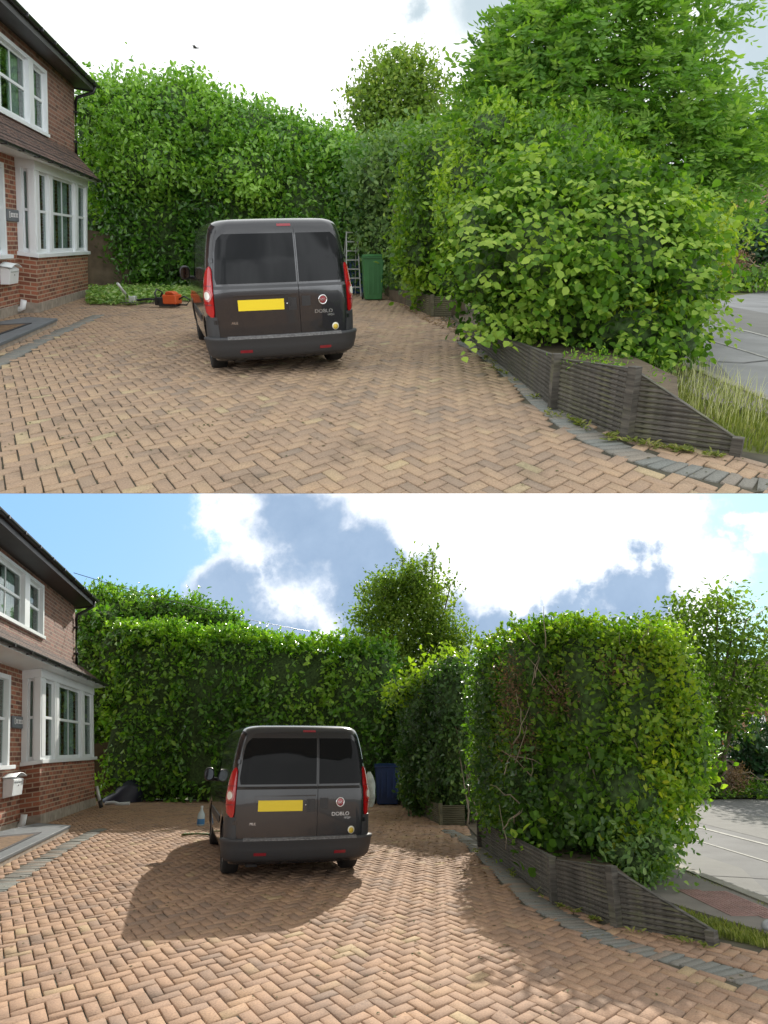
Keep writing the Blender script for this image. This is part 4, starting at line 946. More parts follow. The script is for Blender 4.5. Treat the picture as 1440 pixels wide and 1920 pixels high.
for i in range(12):
    f = i / 11; z = .95 * f; r = .17 * math.sin(math.pi * min(1, .12 + f * .86)) ** .6 + .01
    rows.append([(r * (1 + .08 * math.sin(4 * th + i)) * math.cos(th), r * .7 * math.sin(th), z) for th in np.linspace(0, 2 * math.pi, 25)])
MB().grid(rows[:]).build('sack_cloth', mat('sack_white', (.55, .6, .55), .7, var=.35, vscale=6), t)
MB().grid([[(x * 1.03, y * 1.03, z) for x, y, z in r[:7]] for r in rows[3:9]]).build('printed_band', mat('sack_green', (.06, .22, .08), .6), t)
# a cut twig, a stone and a marker post
a = L.g(340, 1567); b = MB(); b.tube([(0, 0, .02), (.3, .05, .03), (.6, .02, .02)], .018, 6)
for i in range(9):
    x = i * .07; b.poly([(x, .03, .03), (x + .05, .12, .05), (x + .10, .05, .03)]); b.poly([(x, .02, .03), (x + .06, -.08, .05), (x + .10, .0, .03)])
tag(b.build('fallen_twig', mat('cut_leaf', (.12, .17, .04), .6), None, L.M @ T(a.x, a.y, 0)), 'small green cut twig lying on the sunlit paving', 'twig')
a = L.g(1276, 1573); b = MB(); b.lathe([(.09, 0), (.09, .04), (.05, .05), (.035, .2), (0, .22)], T(0, 0, -.02), 12); tag(b.build('marker_post', M_CONC, None, L.M @ T(a.x, a.y, 0)), 'tiny grey marker post at the road edge by the hedge', 'post')
a = L.g(1438, 1752); b = MB(); b.lathe([(.0, .0), (.10, 0), (.12, .06), (.09, .13), (.04, .16), (0, .165)], Matrix.Diagonal((.7, .45, .55, 1)), 9); tag(b.build('stone', mat('grey_rock', (.3, .32, .33), .5, var=.3, vscale=9), None, L.M @ T(a.x + .04, a.y, .03)), 'grey stone on the footpath at the right edge', 'stone')

# ------------------------------------------------------------------ across the road
def far_house(P, px0, px1, pyw0, pyw1, pxw0, pxw1, Y, label):
    a = P.at(px0, pyw1, Y); w0 = P.at(pxw0, pyw1, Y); w1 = P.at(pxw1, pyw0, Y)
    t = thing('brick_house', label, 'house', P, T(a.x, Y, 0)); W = 16
    wx0, wx1, wz0, wz1 = w0.x - a.x, w1.x - a.x, w0.z, w1.z
    b = MB(); b.box(0, W, 0, 8, -.1, wz0); b.box(0, W, 0, 8, wz1, wz1 + .6); b.box(0, wx0, 0, 8, wz0, wz1); b.box(wx1, W, 0, 8, wz0, wz1); b.build('wall', M_FARBR, t)
    b = MB(); b.prism([(-.6, -.7, wz1 + .5), (-.6, 8.7, wz1 + .5), (-.6, 4, wz1 + 4)], (W + 1, 0, 0)); b.build('roof', M_TILE, t)
    f = MB(); s = .09
    for x in np.linspace(wx0, wx1, 3): f.box(x - s / 2, x + s / 2, -.06, .03, wz0, wz1)
    for z in np.linspace(wz0, wz1, 3): f.box(wx0, wx1, -.055, .025, z - s / 2, z + s / 2)
    w = f.build('window', M_WHITE, t); MB().box(wx0, wx1, .04, .06, wz0, wz1).build('pane', mat('dark_pane', (.03, .035, .045), .08), w)
M_FARBR = brick_mat('orange_brick', (.25, .11, .06), (.5, .24, .13), (.4, .33, .26), .3, .1, .012)
far_house(U, 1392, 0, 376, 401, 1405, 1424, 48, 'orange brick house with white window far across the road, in the first picture')
far_house(L, 1386, 0, 1342, 1366, 1404, 1432, 46, 'orange brick house with white window far across the road, in the second picture')
def low_wall(P, A, B, h, label):
    d = B - A; t = thing('garden_wall', label, 'wall', P, T(A.x, A.y, 0) @ RZ(math.atan2(d.y, d.x)))
    MB().box(0, d.length, 0, .22, -.05, h).build('wall', M_FARW, t); MB().box(-.03, d.length + .03, -.03, .25, h, h + .06).build('coping', M_CONC, t)
M_FARW = brick_mat('grey_brown_brick', (.14, .11, .08), (.28, .23, .17), (.25, .22, .18), .3, .1, .014)
A = Vector((9.6, 25.4, 0)); low_wall(U, A, Vector((19, 29.0, 0)), 1.15, 'low brown garden wall across the road, in the first picture')
low_wall(L, Vector((9.6, 25.8, 0)), Vector((19, 28.6, 0)), 1.15, 'low brown garden wall across the road, in the second picture')
def car(P, X, Y, yaw, label):
    t = thing('parked_car', label, 'car', P, T(X, Y, 0) @ RZ(yaw)); mc = mat('car_white', (.65, .70, .72), .3, coat=1)
    prof = [(-2.1, .35), (-2.15, .7), (-2.0, .95), (-1.2, 1.02), (-.6, 1.42), (.7, 1.46), (1.5, 1.0), (2.05, .88), (2.15, .6), (2.1, .35)]
    b = MB(); rows = []
    for y, k in ((-.85, .0), (-.80, 1), (-.4, 1), (0, 1), (.4, 1), (.80, 1), (.85, 0)):
        rows.append([(x * (1 if k else .98), y * (1 if z < 1.0 else .86), z if k or z < 1 else z - .04) for x, z in prof])
    b.grid(rows, False); b.poly(rows[0]); b.poly(rows[-1][::-1]); b.build('body', mc, t)
    b = MB(); b.grid([[(-1.17, y, 1.06), (-.64, y * .86, 1.40)] for y in (-.72, 0, .72)]); b.grid([[(.76, y * .86, 1.43), (1.46, y, 1.05)] for y in (-.72, 0, .72)])
    for s_ in (-1, 1): b.poly([(-1.05, s_ * .80, 1.06), (1.3, s_ * .80, 1.06), (.65, s_ * .745, 1.38), (-.55, s_ * .745, 1.36)])
    b.build('windows', mat('car_glass', (.20, .30, .33), .05), t)
    for sx in (-1.35, 1.35):
        for sy in (-.82, .82):
            b = MB(); b.lathe([(0, -.09), (.28, -.09), (.31, -.06), (.31, .06), (.28, .09), (0, .09)], T(sx, sy, .31) @ Matrix.Rotation(R(90), 4, 'X'), 18); b.build('wheel', M_TYRE, t)
a = U.at(1352, 468, 29.5); car(U, a.x, 29.5, .3, 'white car parked behind the low wall, in the first picture')
a = L.at(1352, 1440, 29.5); car(L, a.x, 29.5, .3, 'pale blue-white car parked behind the low wall, in the second picture')
# overhead wires and a bird
def wire(P, p0, p1, Y0, Y1, sag, label):
    A = P.at(*p0, Y0); B = P.at(*p1, Y1); pts = [A.lerp(B, k) - Vector((0, 0, sag * 4 * k * (1 - k))) for k in np.linspace(0, 1, 14)]
    o = MB().tube([p - A for p in pts], .011, 5).build('overhead_wire', M_BLACKPL, None, P.M @ T(*A)); tag(o, label, 'wire')
wire(L, (138, 1074), (700, 1200), 22, 34, .3, 'thin black wire running above the back hedge')
wire(L, (1380, 1172), (1475, 1108), 24, 20, .1, 'thin black wire above the right hand tree')
wire(U, (1395, 188), (1480, 130), 26, 20, .1, 'thin black wire in the sky at the upper right edge')
a = U.at(367, 90, 32); t = thing('bird', 'tiny dark bird flying in the white sky above the hedge', 'bird', U, T(*a))
b = MB()
rows = [[(x, r * math.cos(q), r * .8 * math.sin(q)) for q in np.linspace(0, 2 * math.pi, 9)] for x, r in ((-.16, .005), (-.10, .022), (0, .035), (.09, .026), (.12, .02), (.17, .003))]; b.grid(rows)
b.prism([(-.05, .02, 0), (.05, .02, 0), (.0, .16, .06), (-.09, .24, .02)], (0, 0, .008)); b.prism([(-.05, -.02, 0), (.05, -.02, 0), (.0, -.16, .06), (-.09, -.24, .02)], (0, 0, .008)); b.prism([(-.15, 0, 0), (-.25, .05, 0), (-.25, -.05, 0)], (0, 0, .006))
b.build('body', mat('bird_feathers', (.05, .05, .05), .7), t)
# ------------------------------------------------------------------ foliage
def leaf_mat(name, c0, c1, c2, rough=.5, trans=.3, spec=.35):
    m = bpy.data.materials.new(name); m.use_nodes = True; nt = m.node_tree; K = nt.links; nt.nodes.clear()
    a = nt.nodes.new('ShaderNodeAttribute'); a.attribute_name = 'rnd'
    col = ramp(nt, a.outputs['Fac'], [(0, c0), (.5, c1), (1, c2)])
    p = nt.nodes.new('ShaderNodeBsdfPrincipled'); K.new(col, p.inputs['Base Color']); p.inputs['Roughness'].default_value = rough; p.inputs['Specular IOR Level'].default_value = spec
    t = nt.nodes.new('ShaderNodeBsdfTranslucent')
    br = nt.nodes.new('ShaderNodeMix'); br.data_type = 'RGBA'; br.blend_type = 'MULTIPLY'; br.inputs[0].default_value = 1; K.new(col, br.inputs[6]); br.inputs[7].default_value = (1.7, 1.9, .6, 1)
    K.new(br.outputs[2], t.inputs[0])
    x = nt.nodes.new('ShaderNodeMixShader'); x.inputs[0].default_value = trans; K.new(p.outputs[0], x.inputs[1]); K.new(t.outputs[0], x.inputs[2])
    o = nt.nodes.new('ShaderNodeOutputMaterial'); K.new(x.outputs[0], o.inputs[0]); return m
def unit(v): return v / np.maximum(np.linalg.norm(v, axis=-1, keepdims=True), 1e-9)
def lumps(d, rng, k=9, f0=2.0, f1=7.0):
    out = np.zeros(len(d))
    for i in range(k):
        w = rng.normal(size=3); w = w / np.linalg.norm(w) * rng.uniform(f0, f1); out += np.sin(d @ w + rng.uniform(0, 6.28)) / k ** .5
    return out
class Leaves:
    def __init__(s, seed): s.C = []; s.D = []; s.N = []; s.S = []; s.Wd = []; s.Rn = []; s.rng = np.random.default_rng(seed)
    def add(s, C_, D, N, S, wd, rn):
        s.C.append(C_); s.D.append(unit(D)); s.N.append(N); s.S.append(S); s.Wd.append(np.full(len(C_), wd)); s.Rn.append(rn)
    def build(s, name, m, parent=None, M=None, origin=(0, 0, 0)):
        Cc = np.concatenate(s.C) - np.array(origin); D = np.concatenate(s.D); N = np.concatenate(s.N); S = np.concatenate(s.S)[:, None]; W = np.concatenate(s.Wd)[:, None]; rn = np.concatenate(s.Rn)
        Bt = unit(np.cross(D, N)); N = unit(np.cross(Bt, D)); n = len(Cc)
        V = np.zeros((n, 6, 3)); w = S * W * .5
        V[:, 0] = Cc - D * S * .5
        V[:, 1] = Cc - D * S * .18 + Bt * w + N * w * .25; V[:, 2] = Cc + D * S * .18 + Bt * w * .85 + N * w * .2
        V[:, 3] = Cc + D * S * .5 - N * S * .10
        V[:, 4] = Cc + D * S * .18 - Bt * w * .85 + N * w * .2; V[:, 5] = Cc - D * S * .18 - Bt * w + N * w * .25
        Fq = np.array([[0, 1, 2, 3], [0, 3, 4, 5]]); Fa = (np.arange(n)[:, None, None] * 6 + Fq[None]).reshape(-1, 4)
        me = mesh_np(name, V.reshape(-1, 3), Fa, m)
        at = me.attributes.new('rnd', 'FLOAT', 'FACE'); at.data.foreach_set('value', np.repeat(np.clip(rn, 0, 1), 2).astype(np.float32))
        o = bpy.data.objects.new(name, me); C.objects.link(o)
        if parent is not None: o.parent = parent
        elif M is not None: o.matrix_world = M
        return o
def metres(P, px, py, Y):
    d = P.ray(px, py); return Y / d.y / F              # metres per picture pixel there
def blob(lv, P, px, py, Y, rx, ry, rd, leaf, cover=1.6, wd=.55, p=2.0, K=9, lump=.12, tone=.5, tvar=.25, up=.4, back=True, shell=.16, spread=1.3, droop=.0, lf=(2, 7)):
    """a lump of foliage: centre and half sizes read off the photograph, rd its half depth in metres, leaf in metres"""
    rng = lv.rng; c = np.array(P.at(px, py, Y)); s = metres(P, px, py, Y); r = np.array([rx * s, rd, ry * s])
    if not hasattr(lv, 'box'): lv.box = []
    lv.box.append((c, r))
    area = 4 * math.pi * ((r[0]*r[1])**1.6 + (r[0]*r[2])**1.6 + (r[1]*r[2])**1.6) ** (1/1.6) / 3 ** (1/1.6)
    nC = max(6, int(area * cover / (leaf * leaf * wd) / K))
    d = unit(rng.normal(size=(nC * (1 if back else 2), 3)))
    if not back: d = d[(d[:, 1] < .25) | (d[:, 2] > .75)][:nC]
    pn = (np.abs(d) ** p).sum(1) ** (1 / p); q = d / pn[:, None]
    lp = lumps(d * 1.0, rng, 9, *lf); rad = 1 + lump * lp - np.abs(rng.normal(0, shell, len(d)))
    A = c + q * rad[:, None] * r; nrm = unit(np.sign(q) * np.abs(q) ** (p - 1) / r)
    n = len(A); Ck = np.repeat(A, K, 0) + rng.normal(0, leaf * spread, (n * K, 3)); nk = np.repeat(nrm, K, 0)
    N = unit(nk * .75 + np.array([0, 0, up]) + rng.normal(0, .45, (n * K, 3)))
    tw = unit(rng.normal(size=(n, 3)) * .7 + nrm * .6 + np.array([0, 0, .3 - droop])); D = np.repeat(tw, K, 0) + rng.normal(0, .6, (n * K, 3)) + np.array([0, 0, -droop])
    S = leaf * rng.uniform(.45, 1.45, n * K)
    tn = np.repeat(tone + tvar * .6 * lumps(d, rng, 6, 1.5, 4) + rng.normal(0, tvar * .4, n), K) + rng.normal(0, .12, n * K)
    k = Ck[:, 2] > .02
    lv.add(Ck[k], D[k], N[k], S[k], wd, tn[k])
def shoots(lv, P, pts, Y, hpx, leaf, n_leaf=16, wd=.4, tone=.75, spread=.35, dj=.5, lean=.25):
    """upright leafy shoots starting at picture points"""
    rng = lv.rng
    for px, py in pts:
        y = Y + rng.uniform(-dj, dj); b = np.array(P.at(px, py, y)); s = metres(P, px, py, y); h = hpx * s * rng.uniform(.6, 1.25)
        dr = unit(np.array([rng.normal(0, lean), rng.normal(0, lean), 1.0])); t = rng.uniform(0, 1, n_leaf)
        Cc = b + dr * (t * h)[:, None]; side = unit(rng.normal(size=(n_leaf, 3)) * np.array([1, 1, .2]))
        D = side * (1.1 - .7 * t)[:, None] + dr * .8; N = unit(-side * .4 + np.array([0, 0, 1]) + rng.normal(0, .3, (n_leaf, 3)))
        S = leaf * rng.uniform(.7, 1.15, n_leaf) * (1.1 - .35 * t); lv.add(Cc + unit(D) * S[:, None] * .5, D, N, S, wd, tone + rng.normal(0, .15, n_leaf))
def fronds(lv, P, bases, dirs, length, leaflet, pairs=5, wd=.38, tone=.5, droop=.5):
    """pinnate leaves; bases, dirs arrays in place metres"""
    rng = lv.rng; n = len(bases); dirs = unit(dirs); side = unit(np.cross(dirs, np.tile([0, 0, 1.0], (n, 1)) + rng.normal(0, .25, (n, 3)))); L_ = length * rng.uniform(.7, 1.2, n)
    tn = tone + rng.normal(0, .18, n)
    for k in range(pairs * 2 + 1):
        j = k // 2; t = (j + .6) / (pairs + .3) if k < pairs * 2 else 1.05; sg = 1 if k % 2 else -1
        pos = bases + dirs * (L_ * t)[:, None] + np.array([0, 0, -1.0]) * (L_ * droop * t * t)[:, None]
        D = (dirs * .6 + side * sg) if k < pairs * 2 else dirs; D = D + np.array([0, 0, -droop * .6]); D = unit(D)
        S = leaflet * rng.uniform(.8, 1.15, n); N = unit(np.cross(side, dirs) * -1 + rng.normal(0, .25, (n, 3)) + np.array([0, 0, .5]))
        lv.add(pos + D * S[:, None] * .55, D, N, S, wd, tn + rng.normal(0, .05, n))
M_BARK = mat('bark', (.13, .10, .07), .9, var=.35, vscale=6, bump=.8, bscale=40)
M_BARKP = mat('pale_twig', (.26, .22, .16), .85, var=.3, vscale=9)
def limb(b, pts, r0, r1, seg=7, wob=.05, rng=None):
    pts = [Vector(p) for p in pts]; out = []
    for i in range(len(pts) - 1):
        for k in range(4):
            t = k / 4; q = pts[i].lerp(pts[i + 1], t)
            if rng is not None and (i or k): q = q + Vector(rng.normal(0, wob, 3))
            out.append(q)
    out.append(pts[-1]); b.tube(out, r0, seg, r1)
def plant(P, name, label, cat, base, group=None):
    return thing(name, label, cat, P, T(base[0], base[1], 0), group)
def rel(t, P): return np.array((P.M.inverted() @ t.matrix_world).translation)
def trunkwork(t, P, base, targets, r=.09, m=None, name='trunk', seed=1, wob=.06, seg=7):
    rng = np.random.default_rng(seed); b = MB(); o = Vector(rel(t, P)); base = Vector(base)
    for q in targets:
        q = Vector(q); mid = base.lerp(q, .45) + Vector((rng.normal(0, .12), rng.normal(0, .12), .15 * (q - base).length * .3))
        limb(b, [base - o, mid - o, q - o], r * rng.uniform(.6, 1), r * .18, seg, wob, rng)
    b.build(name, m or M_BARK, t)
# palettes (leaf colours)
G_LAUREL = leaf_mat('laurel_leaf', (.028, .09, .014), (.085, .22, .026), (.25, .44, .06), .28, .3, .5)
G_LAURELD = leaf_mat('clipped_laurel_leaf', (.04, .12, .018), (.12, .29, .03), (.32, .52, .06), .28, .3, .6)
G_HAZEL = leaf_mat('hazel_leaf', (.035, .09, .012), (.10, .215, .022), (.30, .42, .07), .55, .4, .25)
G_PRIVET = leaf_mat('privet_leaf', (.045, .11, .014), (.12, .25, .022), (.31, .44, .04), .42, .35, .4)
G_ASH = leaf_mat('ash_leaf', (.05, .13, .025), (.12, .25, .04), (.27, .41, .08), .5, .45)
G_TREE = leaf_mat('beech_leaf', (.06, .12, .02), (.15, .24, .035), (.30, .37, .06), .5, .4)
G_YEL = leaf_mat('golden_leaf', (.13, .21, .012), (.25, .34, .02), (.42, .44, .03), .5, .35)
G_DARK = leaf_mat('dark_evergreen_leaf', (.008, .03, .012), (.02, .07, .022), (.05, .12, .04), .35, .15, .5)
G_BLUE = leaf_mat('bluish_leaf', (.035, .10, .035), (.11, .21, .065), (.25, .37, .12), .45, .3)
G_MID = leaf_mat('mixed_hedge_leaf', (.03, .075, .025), (.07, .15, .04), (.20, .30, .07), .4, .3, .45)
G_DRY = leaf_mat('dry_leaf', (.12, .07, .04), (.22, .14, .09), (.34, .24, .16), .8, .2)
G_ORANGE = leaf_mat('orange_petal', (.35, .08, .01), (.65, .18, .02), (.8, .34, .05), .6, .3)
G_CORE = mat('foliage_mass', (.045, .085, .022), .9, var=.7, vscale=14, bump=1, bscale=25)
def core(t, P, blobs, k=.78, p=2.0, name='inner_growth'):
    """dense inner growth of a hedge so that light does not pass straight through it"""
    b = MB(); o = rel(t, P)
    for (c, r) in blobs:
        rows = []
        for i in range(11):
            ph = -math.pi / 2 + math.pi * i / 10; row = []
            for j in range(19):
                th = 2 * math.pi * j / 18; d = np.array([math.cos(ph) * math.cos(th), math.cos(ph) * math.sin(th), math.sin(ph)])
                d = d / (np.abs(d) ** p).sum() ** (1 / p) * (1 + .05 * math.sin(7 * th + 3 * i)); q = c + d * r * k - o; q[2] = max(q[2], .03 - o[2] + .004 * (i + j % 3)); row.append(tuple(q))
            rows.append(row)
        b.grid(rows, False)
    b.build(name, G_CORE, t)

# ================================================== first picture: uncut
# tall laurel hedge behind the van
bs = U.g(420, 548); t = plant(U, 'laurel_hedge', 'tall shaggy overgrown laurel hedge filling the back of the drive', 'hedge', bs)
lv = Leaves(11); kw = dict(leaf=.165, wd=.5, K=9, back=False, cover=1.9, lump=.07, up=.35)
for px, py, Y, rx, ry, rd, p in ((310, 400, 27.0, 92, 150, 1.8, 3.2), (262, 440, 27.0, 52, 112, 1.6, 3.2), (205, 425, 28.2, 55, 100, 1.2, 3.2), (450, 410, 26.6, 110, 150, 1.8, 3.2), (590, 420, 26.2, 110, 145, 1.8, 3.2), (690, 440, 25.6, 70, 140, 2.0, 3)):
    blob(lv, U, px, py, Y, rx, ry, rd, p=p, tone=.38, **kw)
cores = list(lv.box)
for px, py, Y, rx, ry, rd in ((208, 262, 27.4, 60, 88, 1.6), (265, 246, 27.0, 80, 84, 1.8), (345, 235, 27.0, 75, 78, 1.8), (410, 260, 27.0, 60, 70, 1.8), (480, 262, 26.8, 62, 58, 1.7), (550, 290, 26.6, 60, 55, 1.7), (615, 300, 26.4, 48, 50, 1.5), (200, 330, 27.4, 50, 70, 1.6), (300, 320, 26.6, 90, 60, 2.2), (480, 330, 26.2, 110, 50, 2.2)):
    blob(lv, U, px, py, Y, rx, ry, rd, p=2.2, tone=.82, tvar=.3, lf=(4, 10), **{**kw, 'lump': .13})
cores += lv.box[6:]
rng = np.random.default_rng(4)
top = [(150, 190), (180, 165), (215, 158), (250, 158), (290, 165), (350, 160), (395, 175), (430, 200), (460, 205), (500, 215), (545, 225), (590, 245), (630, 262), (660, 275)]
pts = [(x + rng.uniform(-14, 14), y + rng.uniform(12, 50)) for x, y in top for _ in range(16)]
shoots(lv, U, pts, 26.6, 30, .16, 34, .45, .8, lean=.3)
pts = [(x + rng.uniform(-20, 20), y + rng.uniform(40, 200)) for x, y in top[1:-1] for _ in range(16)]
shoots(lv, U, pts, 24.9, 22, .16, 22, .45, .72, lean=.5)
lv.build('foliage', G_LAUREL, t, origin=rel(t, U)); core(t, U, cores, .80, 2.4)
trunkwork(t, U, (bs.x, bs.y + 1.2, 0), [U.at(x, y, 26.6) for x, y in ((250, 260), (380, 240), (500, 280), (600, 320))], .10, seed=3)
# tall tree behind, centre
b0 = U.g(750, 541); t = plant(U, 'slender_tree', 'slender pale green tree standing above the back hedge under white sky', 'tree', (b0.x, 29.5))
lv = Leaves(12); kw = dict(leaf=.16, wd=.5, K=12, cover=1.6, lump=.34, shell=.25, spread=1.9)
for px, py, rx, ry in ((745, 250, 85, 60), (735, 190, 62, 55), (775, 165, 48, 40), (700, 210, 45, 45), (800, 215, 35, 55), (760, 130, 30, 26), (690, 300, 50, 60), (775, 310, 60, 60), (700, 175, 24, 20), (722, 130, 16, 22)):
    blob(lv, U, px, py, 29.5, rx, ry, 1.2, tone=.5, **kw)
rng = np.random.default_rng(7)
pts = [(x + rng.uniform(-8, 8), y + rng.uniform(-6, 10)) for x, y in ((725, 128), (740, 115), (748, 122), (795, 112), (798, 128), (770, 118), (700, 150), (680, 175), (655, 178), (662, 205), (820, 150), (835, 160), (845, 165), (815, 130), (755, 125), (690, 155), (650, 235), (840, 180)) for _ in range(3)]
shoots(lv, U, pts, 29.5, 26, .17, 12, .5, .5, lean=.5)
lv.build('crown', G_TREE, t, origin=rel(t, U)); trunkwork(t, U, (b0.x, 29.5, 0), [U.at(x, y, 29.5) for x, y in ((795, 108), (728, 118), (690, 170), (820, 150), (770, 150), (660, 190), (740, 300))], .12, seed=5)
# shrubs between hedge and hazel
def bush(P, name, label, cat, base, Y, lobes, m, leaf, seed, corek=.72, sh=None, trunks=None, **kw):
    t = plant(P, name, label, cat, base); lv = Leaves(seed); bx = []
    for lb in lobes:
        px, py, rx, ry, rd = lb[:5]; yy = lb[5] if len(lb) > 5 else Y
        ex = lb[6] if len(lb) > 6 else {}
        blob(lv, P, px, py, yy, rx, ry, rd, **{**dict(leaf=leaf), **kw, **ex})
    if sh:
        pts, hp, nl, tn = sh; shoots(lv, P, pts, Y, hp, leaf, nl, kw.get('wd', .5), tn, lean=.45)
    lv.build('foliage', m, t, origin=rel(t, P))
    if corek: core(t, P, lv.box, corek, kw.get('p', 2.0))
    if trunks: trunkwork(t, P, (base[0], base[1], 0), [P.at(x, y, Y) for x, y in trunks], .05, seed=seed, m=M_BARKP)
    return t
c = U.g(770, 572)
bush(U, 'shrub', 'pale green loose shrub behind the green wheelie bin', 'shrub', (1.3, 21.5), 21.3, [(735, 330, 75, 75, 1.3, 23), (705, 390, 50, 75, 1.3, 24), (790, 300, 70, 60, 1.4), (745, 440, 75, 75, 1.4, 23.5), (800, 430, 55, 90, 1.4, 20), (770, 500, 40, 40, 1.0, 21.5)], G_BLUE, .15, 21, wd=.55, cover=1.8, lump=.2, tone=.6, tvar=.3,
     sh=([(700 + i * 9, 275 - (i % 5) * 6 + abs(i - 8) * 2) for i in range(18)], 34, 14, .8), trunks=[(720, 350), (780, 330), (800, 400)])
bush(U, 'shrub', 'dense mid green shrub overhanging the low mossy planter', 'shrub', (2.0, 18.4), 18.2, [(840, 330, 85, 90, 1.5), (800, 420, 60, 80, 1.2), (860, 440, 70, 100, 1.4), (830, 520, 60, 55, 1.0), (880, 260, 55, 60, 1.2), (785, 470, 40, 60, 1.0)], G_PRIVET, .13, 22, wd=.55, cover=1.8, lump=.2, tone=.55, tvar=.35,
     sh=([(850 + i * 6, 215 - (i % 4) * 7) for i in range(12)], 40, 16, .75), trunks=[(840, 300), (870, 400), (800, 380)])
# hazel at the front
HZ = 9.8
t = plant(U, 'hazel_bush', 'big round-leaved hazel bush spilling over the timber planter wall', 'bush', (3.0, HZ))
lv = Leaves(31); kw = dict(leaf=.09, wd=.80, K=8, cover=1.6, lump=.3, droop=.45, spread=1.1, up=.8)
for px, py, rx, ry, rd, Y in ((930, 500, 95, 95, .9, 10.6), (1030, 470, 120, 115, 1.1, 9.8), (1150, 480, 120, 120, 1.1, 9.6), (1240, 520, 90, 120, 1.0, 9.8), (960, 590, 80, 55, .7, 10.4), (1060, 590, 100, 65, .8, 9.6), (1170, 610, 105, 70, .8, 9.2), (1260, 630, 60, 60, .6, 9.2),
                       (900, 430, 60, 60, .7, 11.0), (1000, 370, 85, 70, .9, 10.2), (1130, 370, 95, 70, .9, 10.0), (1230, 420, 80, 70, .9, 10.0), (1060, 320, 70, 45, .8, 10.6), (1090, 520, 80, 60, .6, 8.9), (1190, 680, 60, 22, .4, 8.4)):
    blob(lv, U, px, py, Y, rx, ry, rd, tone=.45, tvar=.4, lf=(4, 11), **kw)
bx = list(lv.box[:9])
rng = np.random.default_rng(9)                      # arching sprays at the edges
for _ in range(330):
    px = rng.uniform(890, 1320); py = rng.uniform(350, 630); Y = rng.uniform(8.6, 10.6); b_ = np.array(U.at(px, py, Y)); n = 9
    d = unit(np.array([rng.normal(0, .8), -.6 + rng.normal(0, .3), rng.uniform(-.15, .5)])); tt = np.linspace(.05, 1, n); Ln = rng.uniform(.35, .75)
    pos = b_ + d * (tt * Ln)[:, None] + np.array([0, 0, -1.]) * (.35 * Ln * tt * tt)[:, None]; sd = unit(np.cross(d, [0, 0, 1.])); D = d * .4 + sd * np.where(np.arange(n) % 2, 1, -1)[:, None] + np.array([0, 0, -.5])
    lv.add(pos + unit(D) * .06, D, unit(np.tile([0, -.45, 1.], (n, 1)) + rng.normal(0, .25, (n, 3))), .10 * rng.uniform(.7, 1.2, n), .82, .78 + rng.normal(0, .18, n))
lv.build('foliage', G_HAZEL, t, origin=rel(t, U)); core(t, U, bx, .70)
trunkwork(t, U, (3.0, HZ + .2, 0), [U.at(x, y, HZ) for x, y in ((960, 420), (1060, 380), (1160, 400), (1240, 470), (1100, 450), (1190, 560), (1000, 520))], .05, seed=8, m=M_BARKP)
# privet and other shrubs above the hazel
bush(U, 'privet_shrub', 'small-leaved yellow green shrub standing behind the hazel bush', 'shrub', (2.4, 12.6), 12.4, [(900, 340, 80, 80, 1.2), (980, 320, 90, 85, 1.3), (1050, 300, 90, 80, 1.3), (920, 260, 60, 60, 1.0), (1120, 340, 90, 60, 1.2), (860, 400, 45, 60, .9)], G_PRIVET, .085, 33, wd=.5, cover=1.7, lump=.2, tone=.6, tvar=.35, K=10,
     sh=([(870 + i * 15, 262 - (i % 4) * 10 + abs(i - 9) * 3) for i in range(20)], 60, 22, .85), trunks=[(900, 300), (1000, 290), (1080, 300)])
bush(U, 'golden_shrub', 'yellow green shrub leaning out towards the road', 'shrub', (5.0, 12.2), 12.0, [(1300, 480, 48, 60, .8), (1310, 540, 42, 40, .7), (1280, 430, 45, 50, .8), (1330, 530, 30, 22, .4)], G_YEL, .10, 34, wd=.5, cover=1.2, lump=.25, tone=.35, tvar=.4, K=10, trunks=[(1300, 450), (1320, 500)])
bush(U, 'golden_shrub', 'small yellow-leaved sprig patch low down inside the hazel bush', 'shrub', (3.6, 9.2), 8.95, [(1160, 590, 38, 16, .2), (1215, 578, 34, 16, .2)], G_YEL, .085, 35, wd=.5, cover=1.3, lump=.3, tone=.6, tvar=.4, K=8, corek=0)
